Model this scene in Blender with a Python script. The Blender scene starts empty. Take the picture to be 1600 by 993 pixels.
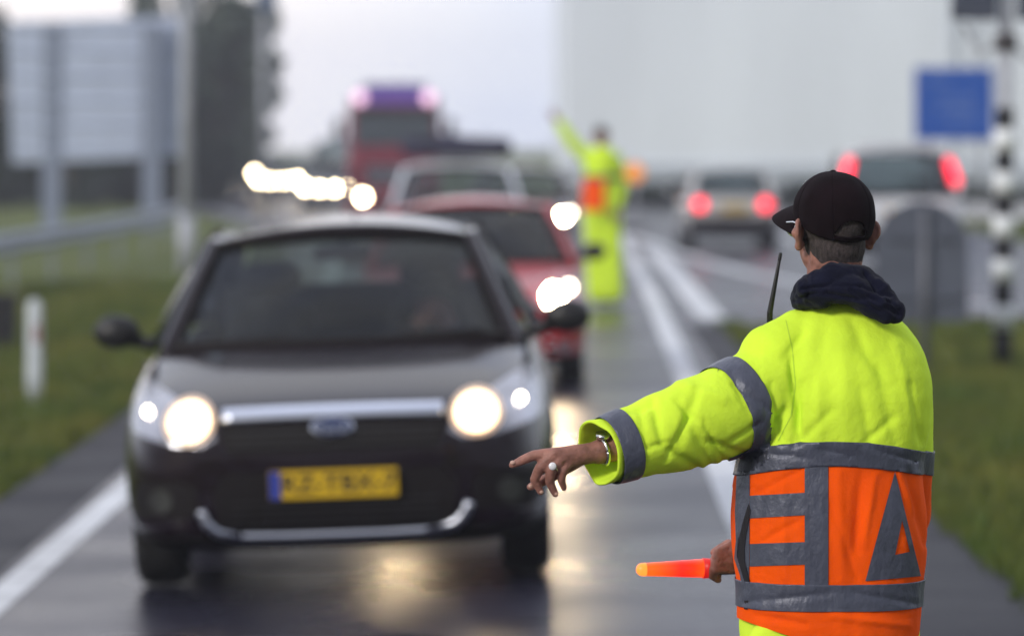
import bpy, bmesh, math, random
from mathutils import Vector, Matrix, noise
from mathutils.bvhtree import BVHTree
random.seed(7)
SC = bpy.context.scene
COL = SC.collection
R = math.radians
F = 6666.7            # focal length in photo pixels (1600 wide)
HY = 215.0            # horizon row
HC = 1.92             # camera height

# ---------------- camera, world, sun, exposure ----------------
cam = bpy.data.cameras.new('camera'); camo = bpy.data.objects.new('camera', cam); COL.objects.link(camo)
camo.location = (0, 0, HC); camo.rotation_euler = (R(90), 0, 0)
cam.sensor_width = 36; cam.lens = 150; cam.shift_y = -(496.5 - HY) / 1600
cam.clip_start = 0.5; cam.clip_end = 3000
cam.dof.use_dof = True; cam.dof.focus_distance = 9.38; cam.dof.aperture_fstop = 2.75
cam.dof.aperture_blades = 0
SC.camera = camo
SUN_EL, SUN_AZ = 26.0, 222.0      # azimuth clockwise from +y: behind the camera, to the left
W = bpy.data.worlds.new('World'); SC.world = W; W.use_nodes = True
nt = W.node_tree; nt.nodes.clear()
n_out = nt.nodes.new('ShaderNodeOutputWorld'); n_bg = nt.nodes.new('ShaderNodeBackground')
n_sky = nt.nodes.new('ShaderNodeTexSky'); n_sky.sky_type = 'NISHITA'; n_sky.sun_disc = False
n_sky.sun_elevation = R(SUN_EL); n_sky.sun_rotation = R(SUN_AZ); n_sky.air_density = 1.0; n_sky.dust_density = 3.0
n_tc = nt.nodes.new('ShaderNodeTexCoord')
n_map = nt.nodes.new('ShaderNodeMapping'); n_map.inputs['Scale'].default_value = (2.6, 2.6, 7.0)
n_no = nt.nodes.new('ShaderNodeTexNoise'); n_no.inputs['Scale'].default_value = 1.6; n_no.inputs['Detail'].default_value = 5
n_rmp = nt.nodes.new('ShaderNodeValToRGB')
n_rmp.color_ramp.elements[0].position = 0.30; n_rmp.color_ramp.elements[0].color = (6.3, 6.9, 8.9, 1)
n_rmp.color_ramp.elements[1].position = 0.70; n_rmp.color_ramp.elements[1].color = (9.8, 9.8, 9.9, 1)
n_mix = nt.nodes.new('ShaderNodeMix'); n_mix.data_type = 'RGBA'; n_mix.inputs[0].default_value = 0.78
L = nt.links.new
L(n_tc.outputs['Generated'], n_map.inputs[0]); L(n_map.outputs[0], n_no.inputs['Vector']); L(n_no.outputs['Fac'], n_rmp.inputs[0])
L(n_sky.outputs[0], n_mix.inputs[6]); L(n_rmp.outputs[0], n_mix.inputs[7])
# the dawn side of the cloud deck, ahead of the camera, is brighter than the side behind it
n_sep = nt.nodes.new('ShaderNodeSeparateXYZ'); n_mr = nt.nodes.new('ShaderNodeMapRange'); n_mr.interpolation_type = 'SMOOTHSTEP'
n_mr.inputs[1].default_value = -0.5; n_mr.inputs[2].default_value = 0.6; n_mr.inputs[3].default_value = 0.42; n_mr.inputs[4].default_value = 1.12
n_mul = nt.nodes.new('ShaderNodeVectorMath'); n_mul.operation = 'SCALE'
L(n_tc.outputs['Generated'], n_sep.inputs[0]); L(n_sep.outputs[1], n_mr.inputs[0]); L(n_mix.outputs[2], n_mul.inputs[0]); L(n_mr.outputs[0], n_mul.inputs['Scale'])
# warm glow where the sun comes up behind the cloud, low and left of the view
n_dot = nt.nodes.new('ShaderNodeVectorMath'); n_dot.operation = 'DOT_PRODUCT'; g_ = Vector((-0.15, 1.0, 0.085)).normalized(); n_dot.inputs[1].default_value = g_
n_gm = nt.nodes.new('ShaderNodeMapRange'); n_gm.interpolation_type = 'SMOOTHSTEP'; n_gm.inputs[1].default_value = math.cos(R(10)); n_gm.inputs[2].default_value = math.cos(R(1.5))
n_add = nt.nodes.new('ShaderNodeVectorMath'); n_add.operation = 'MULTIPLY_ADD'; n_add.inputs[1].default_value = (3.4, 2.3, 1.0)
n_nrm = nt.nodes.new('ShaderNodeVectorMath'); n_nrm.operation = 'NORMALIZE'
L(n_tc.outputs['Generated'], n_nrm.inputs[0]); L(n_nrm.outputs[0], n_dot.inputs[0]); L(n_dot.outputs['Value'], n_gm.inputs[0])
L(n_gm.outputs[0], n_add.inputs[0]); L(n_mul.outputs[0], n_add.inputs[2]); L(n_add.outputs[0], n_bg.inputs[0])
n_bg.inputs[1].default_value = 0.125
L(n_bg.outputs[0], n_out.inputs[0])
sl = bpy.data.lights.new('sun', 'SUN'); slo = bpy.data.objects.new('sun', sl); COL.objects.link(slo)
sl.energy = 2.0; sl.angle = R(12); sl.color = (1.0, 0.95, 0.88)
az, el = R(SUN_AZ), R(SUN_EL)
sd = Vector((math.sin(az) * math.cos(el), math.cos(az) * math.cos(el), math.sin(el)))
slo.rotation_euler = sd.to_track_quat('Z', 'Y').to_euler()
slo.location = (-10, -20, 20)
SC.view_settings.view_transform = 'Standard'; SC.view_settings.look = 'None'
SC.view_settings.exposure = 0.14; SC.view_settings.gamma = 1.0; SC.view_settings.use_curve_mapping = False
cy = SC.cycles
cy.max_bounces = 7; cy.diffuse_bounces = 3; cy.glossy_bounces = 4; cy.transmission_bounces = 6; cy.volume_bounces = 3
cy.transparent_max_bounces = 12; cy.caustics_reflective = False; cy.caustics_refractive = False
cy.sample_clamp_indirect = 4.0; cy.use_denoising = True
try: cy.denoiser = 'OPENIMAGEDENOISE'
except Exception: pass

# ---------------- materials ----------------
def mat(name, col, rough=0.6, metal=0.0, var=0.0, vscale=8.0, bump=0.0, bscale=60.0, emit=0.0, ecol=None,
        coat=0.0, trans=0.0, ior=1.45, alpha=1.0, sheen=0.0, spec=0.5, stretch=None, rvar=0.0, col2=None, bdist=0.01):
    m = bpy.data.materials.new(name); m.use_nodes = True
    t = m.node_tree; b = t.nodes['Principled BSDF']
    b.inputs['Base Color'].default_value = (*col, 1); b.inputs['Roughness'].default_value = rough
    b.inputs['Metallic'].default_value = metal; b.inputs['IOR'].default_value = ior
    b.inputs['Coat Weight'].default_value = coat; b.inputs['Coat Roughness'].default_value = 0.05
    b.inputs['Transmission Weight'].default_value = trans; b.inputs['Alpha'].default_value = alpha
    b.inputs['Sheen Weight'].default_value = sheen; b.inputs['Specular IOR Level'].default_value = spec
    if emit:
        b.inputs['Emission Color'].default_value = (*(ecol or col), 1); b.inputs['Emission Strength'].default_value = emit
    if var or bump or rvar:
        tc = t.nodes.new('ShaderNodeTexCoord'); mp = t.nodes.new('ShaderNodeMapping')
        t.links.new(tc.outputs['Object'], mp.inputs[0])
        if stretch: mp.inputs['Scale'].default_value = stretch
        no = t.nodes.new('ShaderNodeTexNoise'); no.inputs['Scale'].default_value = vscale; no.inputs['Detail'].default_value = 6
        t.links.new(mp.outputs[0], no.inputs['Vector'])
        if var:
            mx = t.nodes.new('ShaderNodeMix'); mx.data_type = 'RGBA'
            c2 = col2 or tuple(min(1, c * (1 + var)) for c in col)
            c1 = col if col2 else tuple(c * (1 - var) for c in col)
            mx.inputs[6].default_value = (*c1, 1); mx.inputs[7].default_value = (*c2, 1)
            rp = t.nodes.new('ShaderNodeMapRange'); rp.inputs[1].default_value = 0.32; rp.inputs[2].default_value = 0.68
            t.links.new(no.outputs['Fac'], rp.inputs[0]); t.links.new(rp.outputs[0], mx.inputs[0])
            t.links.new(mx.outputs[2], b.inputs['Base Color'])
        if rvar:
            rr = t.nodes.new('ShaderNodeMapRange'); rr.inputs[1].default_value = 0.35; rr.inputs[2].default_value = 0.65
            rr.inputs[3].default_value = max(0.02, rough - rvar); rr.inputs[4].default_value = rough + rvar
            t.links.new(no.outputs['Fac'], rr.inputs[0]); t.links.new(rr.outputs[0], b.inputs['Roughness'])
        if bump:
            n2 = t.nodes.new('ShaderNodeTexNoise'); n2.inputs['Scale'].default_value = bscale; n2.inputs['Detail'].default_value = 4
            t.links.new(mp.outputs[0], n2.inputs['Vector'])
            bp = t.nodes.new('ShaderNodeBump'); bp.inputs['Strength'].default_value = bump; bp.inputs['Distance'].default_value = bdist
            t.links.new(n2.outputs['Fac'], bp.inputs['Height']); t.links.new(bp.outputs[0], b.inputs['Normal'])
    return m

M = {}
M['lime'] = mat('hi_vis_lime', (0.68, 0.95, 0.055), 0.8, var=0.06, vscale=9, bump=0.5, bscale=70, spec=0.12, bdist=0.004)
M['orange'] = mat('hi_vis_orange', (1.0, 0.10, 0.002), 0.8, var=0.08, vscale=9, bump=0.5, bscale=70, spec=0.10, bdist=0.004)
M['tape'] = mat('reflective_tape', (0.078, 0.086, 0.125), 0.42, metal=0.15, var=0.10, vscale=30, bump=0.5, bscale=48, bdist=0.006, stretch=(1.6, 1, 1))
M['navy'] = mat('navy_fleece', (0.006, 0.007, 0.020), 0.95, var=0.25, vscale=30, bump=0.6, bscale=300, sheen=0.05, spec=0.15, bdist=0.003)
M['cap'] = mat('black_cap_cotton', (0.008, 0.004, 0.006), 0.9, var=0.25, vscale=25, bump=0.4, bscale=500, spec=0.12, bdist=0.002)
M['skin'] = mat('skin', (0.30, 0.135, 0.105), 0.55, var=0.28, vscale=45, bump=0.7, bscale=110, bdist=0.004)
M['nail'] = mat('fingernail', (0.55, 0.34, 0.27), 0.3)
M['hair'] = mat('grey_hair', (0.055, 0.043, 0.044), 0.9, var=0.5, vscale=160, bump=1.0, bscale=500, bdist=0.004, stretch=(1, 1, 0.35))
M['silver'] = mat('silver_metal', (0.75, 0.75, 0.76), 0.22, metal=1.0, var=0.1)
M['glasslens'] = mat('spectacle_lens', (0.9, 0.95, 0.95), 0.03, trans=0.9)
M['blackplastic'] = mat('black_plastic', (0.012, 0.012, 0.014), 0.45, var=0.2, bump=0.1)
M['trousers'] = M['lime']
M['bootleather'] = mat('boot_leather', (0.015, 0.013, 0.012), 0.5, var=0.3, bump=0.3)
M['rubber'] = mat('tyre_rubber', (0.012, 0.012, 0.013), 0.85, var=0.3, bump=0.3, bscale=40)
M['alloy'] = mat('alloy_wheel', (0.35, 0.35, 0.37), 0.35, metal=0.9, var=0.2)
M['chrome'] = mat('chrome', (0.72, 0.76, 0.88), 0.30, metal=1.0)
M['grille'] = mat('grille_black', (0.008, 0.006, 0.007), 0.6, spec=0.2, bump=0.4, bscale=30)
M['carglass'] = mat('car_glass', (0.60, 0.68, 0.68), 0.02, trans=1.0, ior=1.5)
def glass_mix(name, tint, refl=0.10):
    m = bpy.data.materials.new(name); m.use_nodes = True; t = m.node_tree; t.nodes.clear()
    o = t.nodes.new('ShaderNodeOutputMaterial'); tr = t.nodes.new('ShaderNodeBsdfTransparent'); gl = t.nodes.new('ShaderNodeBsdfGlossy')
    tr.inputs[0].default_value = (*tint, 1); gl.inputs['Roughness'].default_value = 0.03; gl.inputs[0].default_value = (0.95, 0.97, 1, 1)
    fr = t.nodes.new('ShaderNodeLayerWeight'); fr.inputs[0].default_value = 0.25
    ad = t.nodes.new('ShaderNodeMath'); ad.operation = 'MULTIPLY_ADD'; ad.inputs[1].default_value = 0.30; ad.inputs[2].default_value = refl; ad.use_clamp = True
    mx = t.nodes.new('ShaderNodeMixShader')
    t.links.new(fr.outputs['Fresnel'], ad.inputs[0]); t.links.new(ad.outputs[0], mx.inputs[0])
    t.links.new(tr.outputs[0], mx.inputs[1]); t.links.new(gl.outputs[0], mx.inputs[2]); t.links.new(mx.outputs[0], o.inputs[0])
    return m
M['carglass'] = glass_mix('car_glass', (0.55, 0.62, 0.64), 0.035)
M['darkglass'] = glass_mix('tinted_glass', (0.05, 0.045, 0.04), 0.05)
M['foglamp'] = mat('fog_lamp_glass', (0.10, 0.10, 0.11), 0.15, metal=0.6, var=0.3)
M['lampglass'] = mat('lamp_reflector', (0.42, 0.42, 0.46), 0.18, metal=0.8, var=0.2, bump=0.3, bscale=50)
M['interior'] = mat('car_interior', (0.014, 0.012, 0.017), 0.85, var=0.3, bump=0.2)
M['mirrorglass'] = mat('mirror_glass', (0.8, 0.8, 0.8), 0.05, metal=1.0)
M['plate'] = mat('yellow_plate', (0.62, 0.40, 0.01), 0.45, var=0.05)
M['plateblue'] = mat('plate_blue', (0.01, 0.04, 0.35), 0.45)
M['platetext'] = mat('plate_text', (0.01, 0.01, 0.012), 0.5)
M['asphalt_dark'] = None
def paint(name, col, metal=0.3, rough=0.35, coat=1.0):
    return mat(name, col, rough, metal=metal, coat=coat, var=0.12, vscale=3, bump=0.02, bscale=20)
M['p_black'] = paint('paint_black', (0.008, 0.0034, 0.008), 0.0, 0.20, 0.5)
M['p_black'].node_tree.nodes['Principled BSDF'].inputs['Specular IOR Level'].default_value = 0.12
M['p_red'] = paint('paint_red', (0.40, 0.008, 0.02), 0.0, 0.35, 0.6)
M['p_silver'] = paint('paint_silver', (0.70, 0.74, 0.84), 0.0, 0.35)
M['p_white'] = paint('paint_white', (0.62, 0.65, 0.70), 0.0, 0.4)
M['p_beige'] = paint('paint_beige', (0.52, 0.52, 0.52), 0.3, 0.4)
M['p_darkvan'] = paint('paint_dark_van', (0.06, 0.035, 0.05), 0.1, 0.4)
M['p_grey'] = paint('paint_grey', (0.12, 0.13, 0.15), 0.4, 0.4)
M['p_truck'] = paint('paint_truck_red', (0.20, 0.012, 0.035), 0.0, 0.4, 0.4)
def lamp(name, col, s): return mat(name, tuple(c * .25 for c in col), 0.3, emit=s, ecol=col)
M['head_main'] = lamp('headlamp_lit', (1.0, 0.76, 0.46), 300)
M['head_small'] = lamp('sidelamp_lit', (1.0, 0.86, 0.66), 22)
M['head_far'] = lamp('headlamp_far_lit', (1.0, 0.80, 0.50), 60)
M['tail'] = lamp('tail_lamp_lit', (1.0, 0.0, 0.03), 3.2)
M['taildim'] = mat('tail_lens', (0.35, 0.01, 0.02), 0.2)
M['baton'] = mat('baton_glow', (0.5, 0.02, 0.01), 0.3, emit=1.15, ecol=(1.0, 0.035, 0.008))
def _baton():
    t = M['baton'].node_tree; b_ = t.nodes['Principled BSDF']; tc = t.nodes.new('ShaderNodeTexCoord'); sp = t.nodes.new('ShaderNodeSeparateXYZ'); rp = t.nodes.new('ShaderNodeValToRGB'); mr = t.nodes.new('ShaderNodeMapRange')
    mr.inputs[1].default_value = -0.178; mr.inputs[2].default_value = -0.03
    t.links.new(tc.outputs['Object'], sp.inputs[0]); t.links.new(sp.outputs[0], mr.inputs[0]); t.links.new(mr.outputs[0], rp.inputs[0]); t.links.new(rp.outputs[0], b_.inputs['Emission Color'])
    e = rp.color_ramp.elements; e[0].position = 0.0; e[0].color = (1.0, .16, .02, 1); e[1].position = 1.0; e[1].color = (1.0, .09, .004, 1)
    for p_, c_ in ((.10, (1.0, .10, .01, 1)), (.22, (1.0, .12, .004, 1)), (.60, (1.0, .012, .008, 1)), (.80, (1.0, .03, .005, 1))):
        q = e.new(p_ if p_ > .5 else p_ * .6); q.color = c_
_baton()
M['batontip'] = mat('baton_tip', (0.6, 0.1, 0.02), 0.3, emit=1.5, ecol=(1.0, 0.24, 0.03))
M['batoncollar'] = mat('baton_collar', (0.5, 0.01, 0.01), 0.4, emit=0.35, ecol=(1.0, 0.01, 0.01))
M['halo_hot'] = mat('halo_glow_hot', (.6, .5, .4), .3, emit=22.0, ecol=(1.0, .72, .42))  # these three emitters imitate the glare halo of a headlamp
M['halo_dim'] = mat('halo_glow_dim', (.5, .45, .4), .3, emit=0.3, ecol=(1.0, .50, .22))
M['reflector'] = mat('halo_glow', (.6, .5, .4), .3, emit=3.5, ecol=(1.0, .66, .34))  # middle halo ring, glare put into a glowing disc
M['amber'] = lamp('amber_lamp', (1.0, 0.33, 0.02), 0.9)
M['purple'] = lamp('purple_sign_lit', (0.15, 0.08, 0.42), 0.5)
M['spot'] = lamp('roof_spot_lit', (1.0, 0.62, 0.86), 1.7)
M['polegrey'] = mat('galvanised_steel', (0.42, 0.44, 0.50), 0.5, metal=0.1, var=0.15, vscale=6, bump=0.1)
M['signback'] = mat('aluminium_sign_back', (0.50, 0.57, 0.74), 0.5, metal=0.0, var=0.08, vscale=2)
M['greyback'] = mat('dark_grey_sign_back', (0.085, 0.098, 0.135), 0.6, var=0.12, vscale=3)
M['polewhite'] = mat('pole_white', (0.80, 0.84, 0.88), 0.5, var=0.08)
M['poleblack'] = mat('pole_black', (0.008, 0.008, 0.012), 0.7, var=0.2)
M['signblue'] = mat('sign_blue', (0.0, 0.075, 0.42), 0.4, var=0.05)
M['signwhite'] = mat('sign_white', (0.75, 0.77, 0.8), 0.4)
M['boxgrey'] = mat('signal_backboard', (0.05, 0.06, 0.095), 0.6, var=0.15)
M['boxblue'] = mat('camera_box', (0.05, 0.09, 0.18), 0.6, var=0.15)
M['markwhite'] = mat('road_paint', (0.62, 0.64, 0.68), 0.55, var=0.18, vscale=5, bump=0.3, bscale=80)
M['railgrey'] = mat('guardrail_steel', (0.22, 0.25, 0.30), 0.5, metal=0.3, var=0.2, vscale=2)
M['railwhite'] = mat('guardrail_pale', (0.46, 0.48, 0.52), 0.5, var=0.1)

# ---------------- mesh helpers ----------------
class MB:
    def __init__(s): s.v = []; s.f = []
    def add(s, vs, fs):
        n = len(s.v); s.v += [tuple(v) for v in vs]; s.f += [tuple(i + n for i in f) for f in fs]
    def box(s, c, d, rz=0.0, rot=None):
        hx, hy, hz = d[0] / 2, d[1] / 2, d[2] / 2
        q = [(-hx, -hy, -hz), (hx, -hy, -hz), (hx, hy, -hz), (-hx, hy, -hz), (-hx, -hy, hz), (hx, -hy, hz), (hx, hy, hz), (-hx, hy, hz)]
        m = rot if rot is not None else Matrix.Rotation(rz, 3, 'Z')
        s.add([Vector(c) + m @ Vector(p) for p in q], [(0, 3, 2, 1), (4, 5, 6, 7), (0, 1, 5, 4), (1, 2, 6, 5), (2, 3, 7, 6), (3, 0, 4, 7)])
    def cap(s, p, q, r1, r2=None, seg=16, rings=4):
        p, q = Vector(p), Vector(q); r2 = r1 if r2 is None else r2
        ax = q - p
        if ax.length < 1e-6: ax = Vector((0, 0, 1e-6))
        a = ax.normalized(); u = a.orthogonal().normalized(); w = a.cross(u)
        rows = []
        for k in range(rings + 1):
            t = -math.pi / 2 + k / rings * math.pi / 2; rows.append((p + a * math.sin(t) * r1, math.cos(t) * r1))
        for k in range(rings + 1):
            t = k / rings * math.pi / 2; rows.append((q + a * math.sin(t) * r2, math.cos(t) * r2))
        s.rows([[c + (u * math.cos(i / seg * 2 * math.pi) + w * math.sin(i / seg * 2 * math.pi)) * max(r, 1e-4) for i in range(seg)] for c, r in rows])
    def rows(s, rs, closed=True, capends=True):
        n = len(rs[0]); vs = [v for r in rs for v in r]; fs = []
        for j in range(len(rs) - 1):
            for i in range(n if closed else n - 1):
                k = (i + 1) % n; fs.append((j * n + i, j * n + k, (j + 1) * n + k, (j + 1) * n + i))
        if capends and closed:
            fs.append(tuple(range(n - 1, -1, -1))); fs.append(tuple((len(rs) - 1) * n + i for i in range(n)))
        s.add(vs, fs)
    def cyl(s, p, q, r1, r2=None, seg=20):
        p, q = Vector(p), Vector(q); r2 = r1 if r2 is None else r2; a = (q - p).normalized(); u = a.orthogonal().normalized(); w = a.cross(u)
        s.rows([[c + (u * math.cos(i / seg * 2 * math.pi) + w * math.sin(i / seg * 2 * math.pi)) * r for i in range(seg)] for c, r in ((p, r1), (q, r2))])
    def tube(s, pts, r, seg=8):
        for a, b in zip(pts[:-1], pts[1:]): s.cap(a, b, r, r, seg, 3)
    def ell(s, c, rad, rot=None, seg=24, rings=16):
        rot = rot or Matrix.Identity(3); rs = []
        for k in range(rings + 1):
            t = -math.pi / 2 + math.pi * (0.002 + 0.996 * k / rings)
            rs.append([Vector(c) + rot @ Vector((rad[0] * math.cos(t) * math.cos(i / seg * 2 * math.pi), rad[1] * math.cos(t) * math.sin(i / seg * 2 * math.pi), rad[2] * math.sin(t))) for i in range(seg)])
        s.rows(rs)
    def grid(s, fn, nu, nv):
        vs = [fn(i / nu, j / nv) for j in range(nv + 1) for i in range(nu + 1)]
        s.add(vs, [(j * (nu + 1) + i, j * (nu + 1) + i + 1, (j + 1) * (nu + 1) + i + 1, (j + 1) * (nu + 1) + i) for j in range(nv) for i in range(nu)])
    def torus(s, c, R0, r, rot=None, seg=32, sg2=10, arc=1.0):
        rot = rot or Matrix.Identity(3); rs = []
        for k in range(seg + 1):
            a = k / seg * 2 * math.pi * arc; d = Vector((math.cos(a), math.sin(a), 0))
            rs.append([Vector(c) + rot @ (d * (R0 + r * math.cos(j / sg2 * 2 * math.pi)) + Vector((0, 0, r * math.sin(j / sg2 * 2 * math.pi)))) for j in range(sg2)])
        s.rows(rs)
    def mesh(s, name='m'):
        me = bpy.data.meshes.new(name); me.from_pydata(s.v, [], s.f); me.validate(); return me

def link(name, me, parent=None, mats=None, smooth=True):
    o = bpy.data.objects.new(name, me); COL.objects.link(o)
    if parent: o.parent = parent
    if mats is not None:
        ml = mats if isinstance(mats, (list, tuple)) else [mats]
        idx = [p.material_index for p in me.polygons] if len(ml) > 1 else None
        me.materials.clear()
        for m in ml: me.materials.append(m)
        if idx: me.polygons.foreach_set('material_index', idx)
    if smooth:
        me.polygons.foreach_set('use_smooth', [True] * len(me.polygons)); me.update()
    return o
def obj(name, mb, m, parent=None, bevel=0.0, smooth=None):
    me = mb.mesh(name)
    o = link(name, me, parent, m, smooth=(bevel == 0.0 if smooth is None else smooth))
    if bevel:
        b = o.modifiers.new('bevel', 'BEVEL'); b.width = bevel; b.segments = 2; b.limit_method = 'ANGLE'; b.harden_normals = False
    return o
def tag(o, label=None, cat=None, group=None, kind=None):
    if label: o['label'] = label
    if cat: o['category'] = cat
    if group: o['group'] = group
    if kind: o['kind'] = kind
    return o
def empty(name, loc=(0, 0, 0), rot=(0, 0, 0)):
    o = bpy.data.objects.new(name, None); COL.objects.link(o); o.location = loc; o.rotation_euler = rot; o.empty_display_size = 0.1
    return o
def evaluated(me, mods):
    """apply modifiers to a mesh; mods = list of (type, dict)"""
    o = bpy.data.objects.new('work_piece', me); COL.objects.link(o)
    for ty, kw in mods:
        md = o.modifiers.new(ty, ty)
        for k, v in kw.items(): setattr(md, k, v)
    dg = bpy.context.evaluated_depsgraph_get(); dg.update()
    r = bpy.data.meshes.new_from_object(o.evaluated_get(dg)); bpy.data.objects.remove(o)
    return r
def fuse(mb, voxel, smooth=4):
    """union of closed shapes as one continuous skin"""
    return evaluated(mb.mesh(), [('REMESH', dict(mode='VOXEL', voxel_size=voxel, adaptivity=0.0)), ('SMOOTH', dict(factor=0.5, iterations=smooth))])
def flow(me, fn):
    """push vertices along their normals by fn(co, no)"""
    me.update(); ns = [v.normal.copy() for v in me.vertices]; d = []
    for v, n in zip(me.vertices, ns):
        c = v.co + n * fn(v.co, n); d += [c.x, c.y, c.z]
    me.vertices.foreach_set('co', d); me.update()
def bvh_of(me): return BVHTree.FromPolygons([v.co.copy() for v in me.vertices], [tuple(p.vertices) for p in me.polygons])
def drape(polys, bvh, ray, step, off, thick=0.0, name='patch'):
    """polys: 2D polygons; ray(u,v)->(origin, dir). returns a mesh lying on the surface"""
    bm = bmesh.new()
    for poly in polys:
        bm.faces.new([bm.verts.new((u, v, 0)) for u, v in poly])
    us = [v.co.x for v in bm.verts]; vs = [v.co.y for v in bm.verts]
    for lo, hi, nrm, ax in ((min(us), max(us), (1, 0, 0), 0), (min(vs), max(vs), (0, 1, 0), 1)):
        k = lo + step
        while k < hi:
            co = [0, 0, 0]; co[ax] = k
            bmesh.ops.bisect_plane(bm, geom=bm.verts[:] + bm.edges[:] + bm.faces[:], plane_co=co, plane_no=nrm, dist=step * 0.01); k += step
    bmesh.ops.remove_doubles(bm, verts=bm.verts[:], dist=step * 0.004)
    bmesh.ops.triangulate(bm, faces=[f for f in bm.faces if len(f.verts) > 4])
    last = None
    for v in bm.verts:
        o, d = ray(v.co.x, v.co.y); hit, nn, i, ds = bvh.ray_cast(o, d)
        if hit is None:
            tgt = o + d * (last if last else 9.4); hit, nn, i, ds = bvh.find_nearest(tgt); nn = -d
        else: last = ds
        n2 = nn if nn.dot(d) < 0 else -nn
        v.co = hit + (n2 * 0.6 - d * 0.4) * off
    for f in bm.faces: f.normal_update()
    if thick:
        ret = bmesh.ops.extrude_face_region(bm, geom=bm.faces[:])
        nv = [e for e in ret['geom'] if isinstance(e, bmesh.types.BMVert)]
        dd = ray(0, 0)[1]
        for v in nv: v.co -= dd * thick
        bmesh.ops.recalc_face_normals(bm, faces=bm.faces[:])
    me = bpy.data.meshes.new(name); bm.to_mesh(me); bm.free(); return me
def slab(me, fn, lo, hi, off, keep=None):
    """the band of a mesh where lo < fn(co) < hi, pushed off along the normals"""
    bm = bmesh.new(); bm.from_mesh(me); bm.normal_update()
    nrm = {v.index: v.normal.copy() for v in bm.verts}
    lay = bm.verts.layers.float_vector.new('n')
    org = {}
    for v in bm.verts: v[lay] = v.normal
    # warp so that fn becomes z
    l2 = bm.verts.layers.float_vector.new('p')
    for v in bm.verts: v[l2] = v.co; v.co = Vector((v.co.x, v.co.y, fn(v.co)))
    bmesh.ops.bisect_plane(bm, geom=bm.verts[:] + bm.edges[:] + bm.faces[:], plane_co=(0, 0, hi), plane_no=(0, 0, 1), clear_outer=True, dist=1e-5)
    bmesh.ops.bisect_plane(bm, geom=bm.verts[:] + bm.edges[:] + bm.faces[:], plane_co=(0, 0, lo), plane_no=(0, 0, -1), clear_outer=True, dist=1e-5)
    for v in bm.verts:
        n = Vector(v[lay]); n = n.normalized() if n.length > 0 else n
        v.co = Vector(v[l2]) + n * off
    if keep: bmesh.ops.delete(bm, geom=[f for f in bm.faces if not keep(f.calc_center_median())], context='FACES')
    r = bpy.data.meshes.new('band'); bm.to_mesh(r); bm.free(); return r
def text_mesh(body, size, extrude=0.001):
    cu = bpy.data.curves.new('writing', 'FONT'); cu.body = body; cu.size = size; cu.extrude = extrude
    cu.align_x = 'CENTER'; cu.align_y = 'CENTER'; cu.offset = size * 0.012
    o = bpy.data.objects.new('writing', cu); COL.objects.link(o)
    dg = bpy.context.evaluated_depsgraph_get(); dg.update(); me = bpy.data.meshes.new_from_object(o.evaluated_get(dg)); bpy.data.objects.remove(o)
    return me
def at(px, D, z=None, py=None):
    return Vector(((px - 800) / F * D, D, HC - (py - HY) / F * D if py is not None else z))
def sm(a, b, t):
    t = max(0, min(1, (t - a) / (b - a))); return t * t * (3 - 2 * t)
def lerp(tab, t):
    if t <= tab[0][0]: return tab[0][1]
    for (a, x), (b, y) in zip(tab[:-1], tab[1:]):
        if t <= b: return x + (y - x) * (t - a) / (b - a)
    return tab[-1][1]
def zg(x, y=0): return -0.035 * max(0.0, min(1.3 - x, 4.4))
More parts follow.
